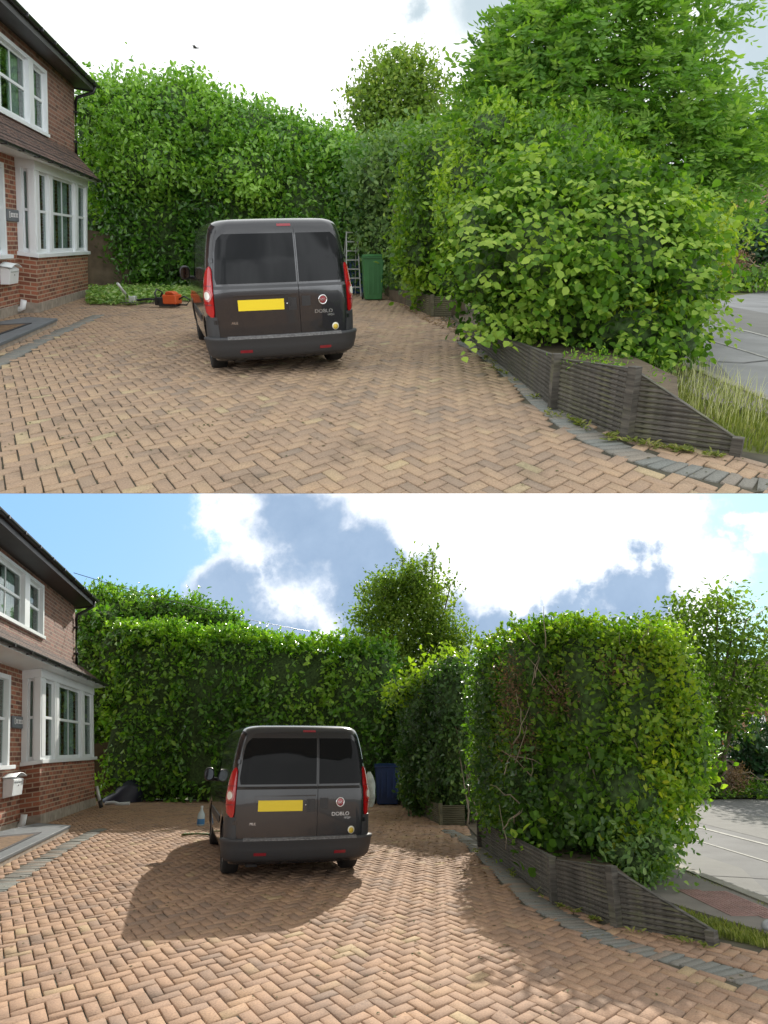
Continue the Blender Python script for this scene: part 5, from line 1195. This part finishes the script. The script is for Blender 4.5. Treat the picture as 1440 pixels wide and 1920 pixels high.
# the ash
AY = 13.6; ab = (4.6, AY)
t = plant(U, 'ash_tree', 'tall feathery ash tree rising over the hazel bush', 'tree', ab); lv = Leaves(41); rng = lv.rng
def ash_region(P, lobes, Y, n_per, length, leaflet, tone, lv):
    for px, py, rx, ry, rd, n in lobes:
        n = int(n * .55); d = unit(rng.normal(size=(n, 3))); rad = rng.uniform(.25, 1.1, n) ** .6; s = metres(P, px, py, Y); c = np.array(P.at(px, py, Y))
        b_ = c + d * rad[:, None] * np.array([rx * s, rd, ry * s]); dr = unit(d * np.array([1, .7, .5]) + rng.normal(0, .45, (n, 3)) + np.array([0, 0, .35]))
        fronds(lv, P, b_, dr, length, leaflet, 5, .36, tone, .45)
ash_region(U, [(930, 160, 45, 60, .8, 200), (968, 85, 50, 60, .8, 220), (905, 225, 50, 50, .8, 180), (1010, 90, 70, 70, .9, 300), (1075, 60, 85, 80, 1.0, 420), (1160, 50, 90, 80, 1.0, 420), (1235, 70, 60, 70, .9, 260), (1290, 30, 45, 35, .7, 80), (965, 180, 60, 60, .9, 300), (1050, 180, 100, 80, 1.1, 520), (1150, 180, 105, 85, 1.1, 560), (1250, 180, 85, 80, 1.0, 400),
                (1300, 130, 30, 35, .7, 60), (1330, 210, 70, 60, .9, 240), (1130, 280, 110, 60, 1.1, 480), (1240, 290, 100, 70, 1.1, 480), (1340, 280, 80, 70, 1.0, 360), (1400, 250, 50, 60, .8, 150), (1340, 370, 85, 60, .9, 420), (960, 250, 70, 55, .9, 300), (1060, 260, 90, 50, 1.0, 380), (1230, 370, 80, 50, 1.0, 330), (1375, 310, 40, 35, .8, 120), (1030, 10, 45, 25, .7, 120), (1130, 0, 90, 30, .8, 220)], AY, 0, .44, .135, .62, lv)
limbs = [(1000, 30), (1060, 0), (1160, -10), (1250, 10), (1330, 20), (1350, 70), (1380, 170), (950, 130), (920, 180), (1000, 130), (1300, 100), (1200, 60), (1100, 90), (1420, 240), (1340, 250), (1180, 200)]
for x, y in limbs:                                   # leafy branch ends
    e = np.array(U.at(x, y, AY)); ctr = np.array(U.at(1150, 330, AY)); dr = unit(e - ctr); n = 20; tt = rng.uniform(-.6, .75, n)
    fronds(lv, U, e + dr * tt[:, None] + rng.normal(0, .05, (n, 3)), unit(dr * .6 + rng.normal(0, .5, (n, 3))), .42, .135, 5, .36, .62, .4)
lv.build('crown', G_ASH, t, origin=rel(t, U)); trunkwork(t, U, (ab[0], ab[1], 0), [U.at(x, y, AY) for x, y in limbs], .075, seed=12, seg=6, wob=.05)
# far planting across the road, first picture
def far_set(P, dy, labs):
    def y(v): return v + dy
    bush(P, 'evergreen_hedge', labs[0], 'hedge', (17.0, 27.4), 27.2, [(1420, y(445), 55, 48, 1.5), (1400, y(455), 35, 40, 1.2), (1470, y(440), 60, 55, 1.6)], G_DARK, .18, 51, wd=.55, cover=1.4, lump=.12, tone=.5, K=8)
    bush(P, 'dry_bush', labs[1], 'bush', (14.6, 25.6), 25.5, [(1376, y(500), 17, 24, .5), (1385, y(488), 12, 14, .4)], G_DRY, .11, 52, wd=.25, cover=.8, lump=.35, tone=.5, K=8, corek=0, trunks=[(1372, y(480)), (1384, y(484))])
    bush(P, 'orange_bush', labs[2], 'bush', (14.0, 29.4), 29.2, [(1348, y(447), 14, 17, .6), (1352, y(434), 9, 9, .4)], G_ORANGE, .16, 53, wd=.7, cover=1.1, lump=.3, tone=.5, K=7, corek=.6)
    bush(P, 'low_plants', labs[3], 'plants', (16.0, 25.4), 25.4, [(1420, y(520), 30, 14, .8), (1395, y(528), 20, 9, .5), (1345, y(532), 30, 9, .6), (1370, y(538), 40, 6, .5), (1450, y(515), 24, 16, .8)], G_PRIVET, .12, 54, wd=.5, cover=1.1, lump=.3, tone=.5, K=8, corek=.6)
far_set(U, 0, ('dark evergreen hedge across the road, in the first picture', 'dry brown bush in front of the low wall, in the first picture', 'orange-flowered bush behind the low wall, in the first picture', 'low green plants at the foot of the far wall, in the first picture'))
far_set(L, 968, ('dark evergreen hedge across the road, in the second picture', 'dry brown bush in front of the low wall, in the second picture', 'orange-flowered bush behind the low wall, in the second picture', 'low green plants at the foot of the far wall, in the second picture'))
bush(U, 'roadside_tree', 'pale leafy tree across the road at the right edge, in the first picture', 'tree', (19.0, 34.0), 34, [(1415, 290, 50, 45, 1.5), (1365, 350, 30, 40, 1.2), (1440, 250, 40, 45, 1.2), (1345, 405, 30, 25, 1.2)], G_TREE, .22, 55, wd=.5, cover=.55, lump=.3, tone=.7, K=8, shell=.3, spread=1.6, corek=0, trunks=[(1415, 300), (1440, 260)])

# ================================================== second picture: clipped
# back hedge, clipped flat
bs = L.g(420, 1507); t = plant(L, 'laurel_hedge', 'laurel hedge clipped to a flat sunlit face and level top behind the van', 'hedge', (bs.x, 24.6))
lv = Leaves(61); kw = dict(leaf=.165, wd=.52, K=9, back=False, cover=1.9, up=.3, shell=.05, spread=.8)
for px, py, Y, rx, ry, rd, p, lp in ((300, 1345, 24.8, 88, 168, 1.3, 5, .03), (430, 1352, 24.6, 105, 165, 1.3, 6, .025), (560, 1362, 24.4, 105, 155, 1.3, 6, .025), (680, 1365, 24.2, 75, 150, 1.3, 5, .03), (210, 1400, 26.6, 60, 105, 1.2, 3, .05), (250, 1260, 25.0, 60, 90, 1.3, 3, .06), (190, 1270, 25.4, 55, 95, 1.2, 2.6, .08), (180, 1200, 25.8, 45, 60, 1.2, 2.4, .1)):
    blob(lv, L, px, py, Y, rx, ry, rd, p=p, lump=lp, tone=.5, tvar=.4, **kw)
bx = list(lv.box); rng = np.random.default_rng(14)
pts = [(x, 1172 + (x - 215) * .10 + (x > 430) * 0 + rng.uniform(-3, 10)) for x in np.linspace(200, 740, 150)]
shoots(lv, L, pts, 24.2, 12, .17, 14, .45, .95, lean=.6, dj=1.0)
pts = [(rng.uniform(230, 740), rng.uniform(1190, 1215)) for x in range(130)]
shoots(lv, L, pts, 23.6, 13, .17, 12, .45, .85, lean=.6, dj=.3)
lv.build('foliage', G_LAURELD, t, origin=rel(t, L)); core(t, L, bx, .86, 5)
trunkwork(t, L, (bs.x, 24.2, 0), [L.at(x, y, 24.4) for x, y in ((300, 1300), (420, 1300), (520, 1320))], .08, seed=15)
t = plant(L, 'laurel_bush', 'unclipped laurel tops standing above the hedge beside the house eaves', 'bush', (-9.0, 27.5)); lv = Leaves(62)
for px, py, rx, ry in ((185, 1150, 45, 50), (235, 1150, 55, 40), (300, 1155, 55, 38), (360, 1162, 50, 35), (410, 1172, 38, 28), (290, 1200, 150, 40)):
    blob(lv, L, px, py, 27.5, rx, ry, 1.3, leaf=.17, wd=.45, K=9, cover=1.5, lump=.18, tone=.75, tvar=.3, lf=(5, 12))
core(t, L, lv.box, .7)
pts = [(x + rng.uniform(-12, 12), y + rng.uniform(-2, 22)) for x, y in ((165, 1120), (185, 1108), (215, 1112), (245, 1118), (275, 1118), (305, 1122), (335, 1132), (365, 1132), (395, 1142), (425, 1158), (445, 1170)) for _ in range(13)]
shoots(lv, L, pts, 27.5, 22, .17, 28, .42, .9, lean=.35)
lv.build('foliage', G_LAUREL, t, origin=rel(t, L)); trunkwork(t, L, (-9.0, 27.5, 0), [L.at(x, y, 27.5) for x, y in ((200, 1130), (300, 1140), (400, 1160))], .08, seed=16)
# tree behind
t = plant(L, 'slender_tree', 'sunlit slender tree standing dark against cloud above the back hedge', 'tree', (1.0, 29.0)); lv = Leaves(63)
for px, py, rx, ry in ((760, 1220, 80, 70), (745, 1150, 62, 60), (790, 1120, 50, 48), (700, 1180, 42, 55), (815, 1175, 38, 55), (775, 1085, 34, 30), (725, 1105, 30, 30), (745, 1290, 90, 60), (830, 1240, 45, 50), (700, 1270, 45, 60), (850, 1210, 30, 30)):
    blob(lv, L, px, py, 29.0, rx, ry, 1.2, leaf=.15, wd=.5, K=12, cover=1.9, lump=.33, shell=.3, spread=1.8, tone=.5)
pts = [(x + rng.uniform(-7, 7), y + rng.uniform(-6, 10)) for x, y in ((812, 1040), (810, 1058), (805, 1070), (755, 1052), (762, 1068), (735, 1078), (700, 1102), (680, 1118), (668, 1120), (842, 1090), (850, 1100), (858, 1108), (835, 1078), (790, 1070), (775, 1075), (668, 1165), (690, 1105), (855, 1130), (862, 1185), (872, 1180), (885, 1195)) for _ in range(3)]
shoots(lv, L, pts, 29.0, 24, .17, 12, .5, .55, lean=.5)
lv.build('crown', G_TREE, t, origin=rel(t, L)); trunkwork(t, L, (1.0, 29.0, 0), [L.at(x, y, 29.0) for x, y in ((812, 1035), (755, 1050), (700, 1100), (845, 1095), (780, 1100), (680, 1120), (870, 1185))], .12, seed=17)
# clipped middle hedge running back along the low planter
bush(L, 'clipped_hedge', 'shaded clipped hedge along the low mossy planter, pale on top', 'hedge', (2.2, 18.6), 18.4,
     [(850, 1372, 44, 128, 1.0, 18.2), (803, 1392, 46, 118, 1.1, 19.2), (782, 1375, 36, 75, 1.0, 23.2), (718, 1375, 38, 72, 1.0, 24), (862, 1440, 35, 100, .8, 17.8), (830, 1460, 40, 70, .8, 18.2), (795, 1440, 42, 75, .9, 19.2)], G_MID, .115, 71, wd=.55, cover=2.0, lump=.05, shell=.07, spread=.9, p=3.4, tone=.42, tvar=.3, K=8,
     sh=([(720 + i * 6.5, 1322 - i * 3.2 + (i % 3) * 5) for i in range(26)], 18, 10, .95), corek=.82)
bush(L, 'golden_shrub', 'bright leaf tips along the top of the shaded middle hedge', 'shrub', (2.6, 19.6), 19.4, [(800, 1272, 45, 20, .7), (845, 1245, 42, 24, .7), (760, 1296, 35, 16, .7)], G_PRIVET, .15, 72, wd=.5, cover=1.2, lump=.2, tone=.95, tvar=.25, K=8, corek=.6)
# bare stems in the hedge end
t = plant(L, 'bare_stems', 'bare pale hedge stems exposed in the dark gap between the hedges', 'stems', (2.1, 17.3)); b = MB(); o = Vector(rel(t, L)); rng = np.random.default_rng(21)
for i in range(14):
    a0 = Vector((2.1 + rng.normal(0, .25), 17.2 + rng.normal(0, .2), 0)); e = L.at(rng.uniform(845, 885), rng.uniform(1330, 1400), 17.3); limb(b, [a0 - o, a0.lerp(e, .5) + Vector((rng.normal(0, .1), 0, 0)) - o, e - o], .022, .008, 5, .03, rng)
b.build('stem', M_BARKP, t)
# big clipped roadside hedge
CY = 12.2; t = plant(L, 'clipped_hedge', 'large boxy clipped mixed hedge above the timber planter wall, flat topped', 'hedge', (3.6, CY)); lv = Leaves(81)
kw = dict(wd=.55, K=9, shell=.09, spread=1.0, tvar=.35, lf=(4, 12))
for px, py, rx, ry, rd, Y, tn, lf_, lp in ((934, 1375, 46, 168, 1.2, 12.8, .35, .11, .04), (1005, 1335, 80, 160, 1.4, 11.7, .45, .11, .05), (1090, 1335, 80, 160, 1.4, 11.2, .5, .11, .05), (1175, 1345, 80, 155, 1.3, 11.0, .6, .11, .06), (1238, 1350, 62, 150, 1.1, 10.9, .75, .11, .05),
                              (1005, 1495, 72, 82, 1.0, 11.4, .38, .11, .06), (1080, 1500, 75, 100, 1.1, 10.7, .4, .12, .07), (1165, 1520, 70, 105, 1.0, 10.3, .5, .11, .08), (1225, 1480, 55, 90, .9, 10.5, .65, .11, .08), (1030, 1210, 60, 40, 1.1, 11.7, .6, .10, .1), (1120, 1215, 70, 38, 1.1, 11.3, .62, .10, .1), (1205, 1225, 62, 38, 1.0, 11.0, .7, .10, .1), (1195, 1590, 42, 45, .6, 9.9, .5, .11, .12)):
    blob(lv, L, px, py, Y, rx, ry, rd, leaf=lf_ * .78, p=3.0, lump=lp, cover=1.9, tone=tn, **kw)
bx = list(lv.box[:8]); rng = np.random.default_rng(23)
pts = [(x, 1178 + 14 * math.sin(x * .045) + (x < 960) * 25 + rng.uniform(-4, 22)) for x in np.linspace(895, 1290, 120)]
shoots(lv, L, pts, 11.2, 20, .08, 18, .5, .8, lean=.6, dj=.8)
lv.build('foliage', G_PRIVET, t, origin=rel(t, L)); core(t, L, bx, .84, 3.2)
bush(L, 'dark_leaf_overlay', 'darker green growth covering the left face of the clipped roadside hedge', 'climber', (2.2, 11.4), 11.4, [(925, 1330, 38, 100, .6, 11.8), (930, 1470, 38, 80, .6, 11.6), (985, 1480, 50, 90, .4, 10.6), (1120, 1540, 60, 45, .3, 9.7)], G_MID, .085, 87, wd=.6, cover=1.1, lump=.3, tone=.45, tvar=.35, K=8, corek=0, spread=1.4)  # added overlay of darker leaves, mostly on the hedge's left face
# twiggy brown growth showing on the cut face
b = MB(); o = Vector(rel(t, L))
for i in range(45):
    px = rng.uniform(940, 1240); py = rng.uniform(1200, 1600); Y = 9.9 + rng.uniform(0, .5); a0 = L.at(px, py, Y); d = Vector((rng.normal(0, .25), rng.normal(-.05, .1), rng.uniform(.2, .6))); limb(b, [a0 - o, a0 + d - o], .009, .003, 4, .02, rng)
for x, y in ((1150, 1470), (1100, 1400), (1160, 1420), (1190, 1500)):
    a0 = L.g(1180, 1655); e = L.at(x, y, 9.9); limb(b, [a0 + Vector((rng.normal(0, .2), 1.0, 0)) - o, a0.lerp(e, .5) - o, e - o], .028, .012, 6, .03, rng)
b.build('stem', M_BARKP, t)
# hazel regrowth, yellow leaves and blossom on that face
bush(L, 'hazel_bush', 'round-leaved hazel regrowth on the lower face of the clipped roadside hedge', 'bush', (3.0, 10.2), 10.0, [(1060, 1440, 60, 55, .35), (1020, 1520, 50, 45, .35, 10.3), (1090, 1500, 60, 55, .35, 9.7), (1070, 1580, 75, 35, .4, 9.6), (1130, 1440, 50, 60, .3, 9.9), (990, 1600, 50, 22, .3, 10.4)], G_HAZEL, .11, 82, wd=.8, cover=.55, lump=.3, tone=.25, tvar=.35, K=5, corek=0, spread=1.4, up=.8, droop=.3)
bush(L, 'golden_shrub', 'yellow-leaved patch low on the right of the clipped roadside hedge', 'shrub', (3.8, 10.0), 9.7, [(1215, 1500, 40, 35, .3), (1190, 1555, 40, 25, .3, 9.4), (1235, 1450, 30, 45, .3), (1262, 1330, 25, 80, .3, 9.9), (1225, 1260, 40, 40, .3, 10.1)], G_YEL, .085, 83, wd=.5, cover=.75, lump=.35, tone=.45, tvar=.4, K=7, corek=0, spread=1.5)
bush(L, 'trailing_growth', 'grey green sprays trailing over the end of the planter wall', 'shrub', (3.3, 9.2), 9.2, [(1195, 1620, 38, 28, .3), (1228, 1590, 32, 38, .3), (1170, 1600, 35, 30, .3), (1213, 1648, 14, 18, .15, 9.0)], G_BLUE, .08, 84, wd=.5, cover=1.0, lump=.35, tone=.6, tvar=.35, K=7, corek=.5, spread=1.5)
bush(L, 'white_blossom', 'small patch of white blossom above the timber planter wall', 'flowers', (2.2, 11.2), 11.2, [(972, 1541, 12, 8, .1), (982, 1543, 8, 6, .1)], leaf_mat('white_petal', (.6, .6, .55), (.75, .75, .7), (.85, .85, .8), .6, .2), .05, 85, wd=.8, cover=1.1, lump=.3, K=6, corek=0)
bush(L, 'dead_twigs', 'brown leafless patch on the left part of the clipped roadside hedge face', 'twigs', (2.4, 10.9), 10.55, [(962, 1300, 26, 60, .2), (985, 1390, 30, 50, .2), (1040, 1300, 30, 30, .2, 10.2), (1150, 1250, 40, 25, .2, 10.0)], G_DRY, .045, 86, wd=.3, cover=.5, lump=.4, tone=.2, K=8, corek=0, spread=2)
# right hand tree beyond
t = plant(L, 'roadside_tree', 'dark layered tree beyond the clipped hedge against blue sky', 'tree', (11.6, 26.2)); lv = Leaves(91)
for px, py, rx, ry, tn in ((1290, 1165, 55, 26, .5), (1345, 1140, 50, 24, .5), (1250, 1195, 35, 25, .6), (1320, 1215, 70, 32, .45), (1400, 1200, 50, 40, .6), (1290, 1270, 60, 42, .35), (1360, 1290, 75, 38, .5), (1420, 1260, 45, 35, .55), (1318, 1350, 58, 45, .35), (1290, 1420, 36, 60, .2), (1365, 1345, 30, 22, .45), (1292, 1480, 34, 35, .15), (1435, 1300, 30, 24, .5)):
    blob(lv, L, px, py, 26.2, rx, ry, 1.3, leaf=.19, wd=.55, K=10, cover=1.25, lump=.25, shell=.3, spread=1.9, tone=tn - .2, up=1.0)
lv.build('crown', G_TREE, t, origin=rel(t, L)); trunkwork(t, L, (11.6, 26.2, 0), [L.at(x, y, 26.2) for x, y in ((1345, 1120), (1370, 1165), (1400, 1160), (1270, 1160), (1430, 1220), (1350, 1260), (1300, 1330))], .14, seed=25)
# ------------------------------------------------------------------ grass, cuttings, weeds
def blades(P, name, poly, n, h, m, seed, wd=.006, lean=.5, kind='stuff', z0=-.01, kcl=0):
    rng = np.random.default_rng(seed); poly = np.array([p[:2] for p in poly]); lo, hi = poly.min(0), poly.max(0)
    Q = rng.uniform(lo, hi, (n * 4, 2)); Q = Q[inpoly(Q, poly)]
    if kcl: Q = Q[lumps(np.c_[Q, Q[:, :1] * 0], rng, 7, 2, 6) > rng.uniform(-kcl, kcl * .2, len(Q))]
    Q = Q[:n]; m_ = len(Q)
    a = rng.uniform(0, 6.28, m_); hh = h * rng.uniform(.4, 1.3, m_); ln = rng.uniform(.1, lean, m_) * hh; dx = np.stack([np.cos(a), np.sin(a)], 1); px = np.stack([-dx[:, 1], dx[:, 0]], 1) * wd
    V = np.zeros((m_, 5, 3)); V[:, 0, :2] = Q - px; V[:, 1, :2] = Q + px; V[:, :2, 2] = z0
    V[:, 2, :2] = Q + px * .8 + dx * (ln * .35)[:, None]; V[:, 3, :2] = Q - px * .8 + dx * (ln * .35)[:, None]; V[:, 2:4, 2] = (hh * .6)[:, None]
    V[:, 4, :2] = Q + dx * ln[:, None]; V[:, 4, 2] = hh
    Fq = np.concatenate([(np.arange(m_) * 5)[:, None] + np.array([[0, 1, 2, 3]]), (np.arange(m_) * 5)[:, None] + np.array([[3, 2, 4, 4]])])
    b_me = bpy.data.meshes.new(name); b_me.from_pydata(V.reshape(-1, 3).tolist(), [], [tuple(f) if f[2] != f[3] else tuple(f[:3]) for f in Fq.tolist()]); b_me.materials.append(m)
    at = b_me.attributes.new('rnd', 'FLOAT', 'FACE'); r_ = np.clip(rng.normal(.5, .25, m_), 0, 1); at.data.foreach_set('value', np.concatenate([r_, r_]).astype(np.float32))
    o = bpy.data.objects.new(name, b_me); C.objects.link(o); o.matrix_world = P.M; tag(o, kind=kind); return o
G_GRASS = leaf_mat('grass_blade', (.10, .13, .035), (.18, .22, .05), (.34, .33, .13), .7, .35, .2)
G_STRAW = leaf_mat('seed_grass', (.30, .32, .16), (.46, .46, .28), (.62, .60, .42), .8, .3, .2)
o = blades(U, 'grass', [(2.9, 5.6), (3.6, 5.1), (4.6, 4.7), (4.1, 6.4), (4.05, 10.5), (2.6, 8.2), (2.4, 6.4)], 8000, .085, G_GRASS, 101, .006, .6); tag(o, 'long green grass on the verge beside the planter wall, in the first picture', 'grass')
o = blades(U, 'seeding_grass', [(2.8, 6.2), (3.9, 5.9), (4.15, 6.6), (4.15, 9.8), (3.0, 8.4)], 700, .26, G_STRAW, 102, .003, .6); tag(o, 'tall pale seeding grass at the kerb', 'grass')
o = blades(L, 'grass', [(3.0, 7.15), (3.7, 6.0), (5.2, 5.2), (4.5, 6.2), (3.5, 7.0), (3.12, 8.0), (2.9, 8.8), (2.85, 7.3)], 7000, .055, G_GRASS, 103, .006, .9); tag(o, 'short sunlit grass strip between footpath and drive', 'grass')
o = blades(L, 'kerb_grass', [(3.98, 6.6), (4.10, 6.6), (4.08, 12), (3.98, 12)], 1500, .05, G_GRASS, 104, .005, .8, kcl=.8, z0=.02); tag(o, 'thin grass growing along the kerb', 'grass')
for P, sd, ln, dens in ((U, 110, [U.g(885, 646), U.g(1035, 772), U.g(1170, 828), U.g(1382, 862)], 1.0), (L, 111, [L.g(903, 1596), L.g(1040, 1697), L.g(1160, 1742), L.g(1345, 1780)], .5)):
    rng = np.random.default_rng(sd); lv = Leaves(sd)
    for _ in range(int(55 * dens)):
        k = rng.integers(0, len(ln) - 1); q = ln[k].lerp(ln[k + 1], rng.uniform(0, 1)); n = rng.integers(4, 12); c = np.array([q.x - abs(rng.normal(0, .05)), q.y, .015]); a = rng.uniform(0, 6.28, n)
        D = np.stack([np.cos(a), np.sin(a), rng.uniform(.1, .9, n)], 1); lv.add(c + D * .03 + rng.normal(0, .02, (n, 3)) * np.array([1, 1, .2]), D, rng.normal(0, .3, (n, 3)) + np.array([0, 0, 1]), .06 * rng.uniform(.5, 1.4, n), .35, rng.uniform(0, 1, n))
    o = lv.build('weeds', G_GRASS, None, P.M); tag(o, kind='stuff'); tag(o, 'small weeds in the joints below the planter wall, in the %s picture' % ('first' if P is U else 'second'), 'weeds')
# weeds on the planter soil, first picture
bush(U, 'weeds', 'pale weeds growing on the soil behind the middle planter board', 'weeds', (2.2, 7.0), 6.9, [(1090, 674, 40, 5, .3), (1140, 680, 30, 5, .25), (1215, 712, 20, 8, .2, 6.3)], G_PRIVET, .04, 112, wd=.35, cover=.3, lump=.4, K=8, corek=0, spread=1.5)
# cuttings on the ground before the hedge
rng = np.random.default_rng(120); lv = Leaves(120)
poly = np.array([tuple(U.g(*q))[:2] for q in ((163, 572), (250, 574), (300, 566), (366, 566), (372, 550), (240, 545), (168, 547))])
Q = rng.uniform(poly.min(0), poly.max(0), (16000, 2)); Q = Q[inpoly(Q, poly)][:6500]; n = len(Q); D = rng.normal(size=(n, 3)) * np.array([1, 1, .35]); hz = .04 + .22 * rng.uniform(0, 1, n) ** 2
lv.add(np.c_[Q, hz], D, rng.normal(0, .45, (n, 3)) + np.array([0, -.2, 1]), .15 * rng.uniform(.6, 1.2, n), .45, rng.uniform(0, .9, n))
o = lv.build('hedge_cuttings', leaf_mat('cut_laurel_leaf', (.10, .22, .03), (.22, .38, .07), (.45, .52, .22), .4, .2, .5), None, U.M); tag(o, 'fresh green hedge cuttings strewn below the back hedge', 'cuttings', kind='stuff')
rng = np.random.default_rng(121); lv = Leaves(121)
for P, pl, n, in ((U, ((735, 565), (850, 600), (890, 640), (800, 605)), 500),):
    poly = np.array([tuple(P.g(*q))[:2] for q in pl]); Q = rng.uniform(poly.min(0), poly.max(0), (6000, 2)); Q = Q[inpoly(Q, poly)][:n]; n = len(Q)
    lv.add(np.c_[Q, np.full(n, .012)], rng.normal(size=(n, 3)) * np.array([1, 1, .1]), rng.normal(0, .3, (n, 3)) + np.array([0, 0, 1]), .06 * rng.uniform(.5, 1.3, n), .5, rng.uniform(0, 1, n))
o = lv.build('fallen_leaves', G_DRY, None, U.M); tag(o, 'dry brown fallen leaves on the paving by the green bin', 'leaves', kind='stuff')
rng = np.random.default_rng(122); lv = Leaves(122)
poly = np.array([tuple(L.g(*q))[:2] for q in ((720, 1520), (830, 1552), (900, 1585), (980, 1690), (860, 1640), (700, 1560))]); Q = rng.uniform(poly.min(0), poly.max(0), (6000, 2)); Q = Q[inpoly(Q, poly)][:450]; n = len(Q)
lv.add(np.c_[Q, np.full(n, .012)], rng.normal(size=(n, 3)) * np.array([1, 1, .1]), rng.normal(0, .3, (n, 3)) + np.array([0, 0, 1]), .05 * rng.uniform(.5, 1.3, n), .5, rng.uniform(.3, 1, n))
o = lv.build('leaf_litter', G_DRY, None, L.M); tag(o, 'pale leaf litter on the shaded paving by the blue bin', 'leaves', kind='stuff')

for P, sd, pl, lab in ((U, 130, drvU, 'tiny bits of moss and leaf caught in the paving joints, in the first picture'), (L, 131, drvL, 'tiny bits of moss and leaf caught in the paving joints, in the second picture')):
    rng = np.random.default_rng(sd); lv = Leaves(sd); pl = np.array([p[:2] for p in pl]); Q = rng.uniform((-7, 4.6), (4, 22), (5200, 2)); Q = Q[inpoly(Q, pl)]
    Q = Q[lumps(np.c_[Q, Q[:, :1] * 0], rng, 7, .5, 2.5) > rng.uniform(-.5, 1.2, len(Q))]; n = len(Q)
    lv.add(np.c_[Q, np.full(n, .006)], rng.normal(size=(n, 3)) * np.array([1, 1, .05]), rng.normal(0, .15, (n, 3)) + np.array([0, 0, 1]), .028 * rng.uniform(.4, 1.5, n), .5, rng.uniform(0, .8, n))
    o = lv.build('joint_moss', leaf_mat('moss_bits_%d' % sd, (.05, .06, .02), (.12, .12, .05), (.28, .24, .14), .9, .1), None, P.M); tag(o, lab, 'moss', kind='stuff')
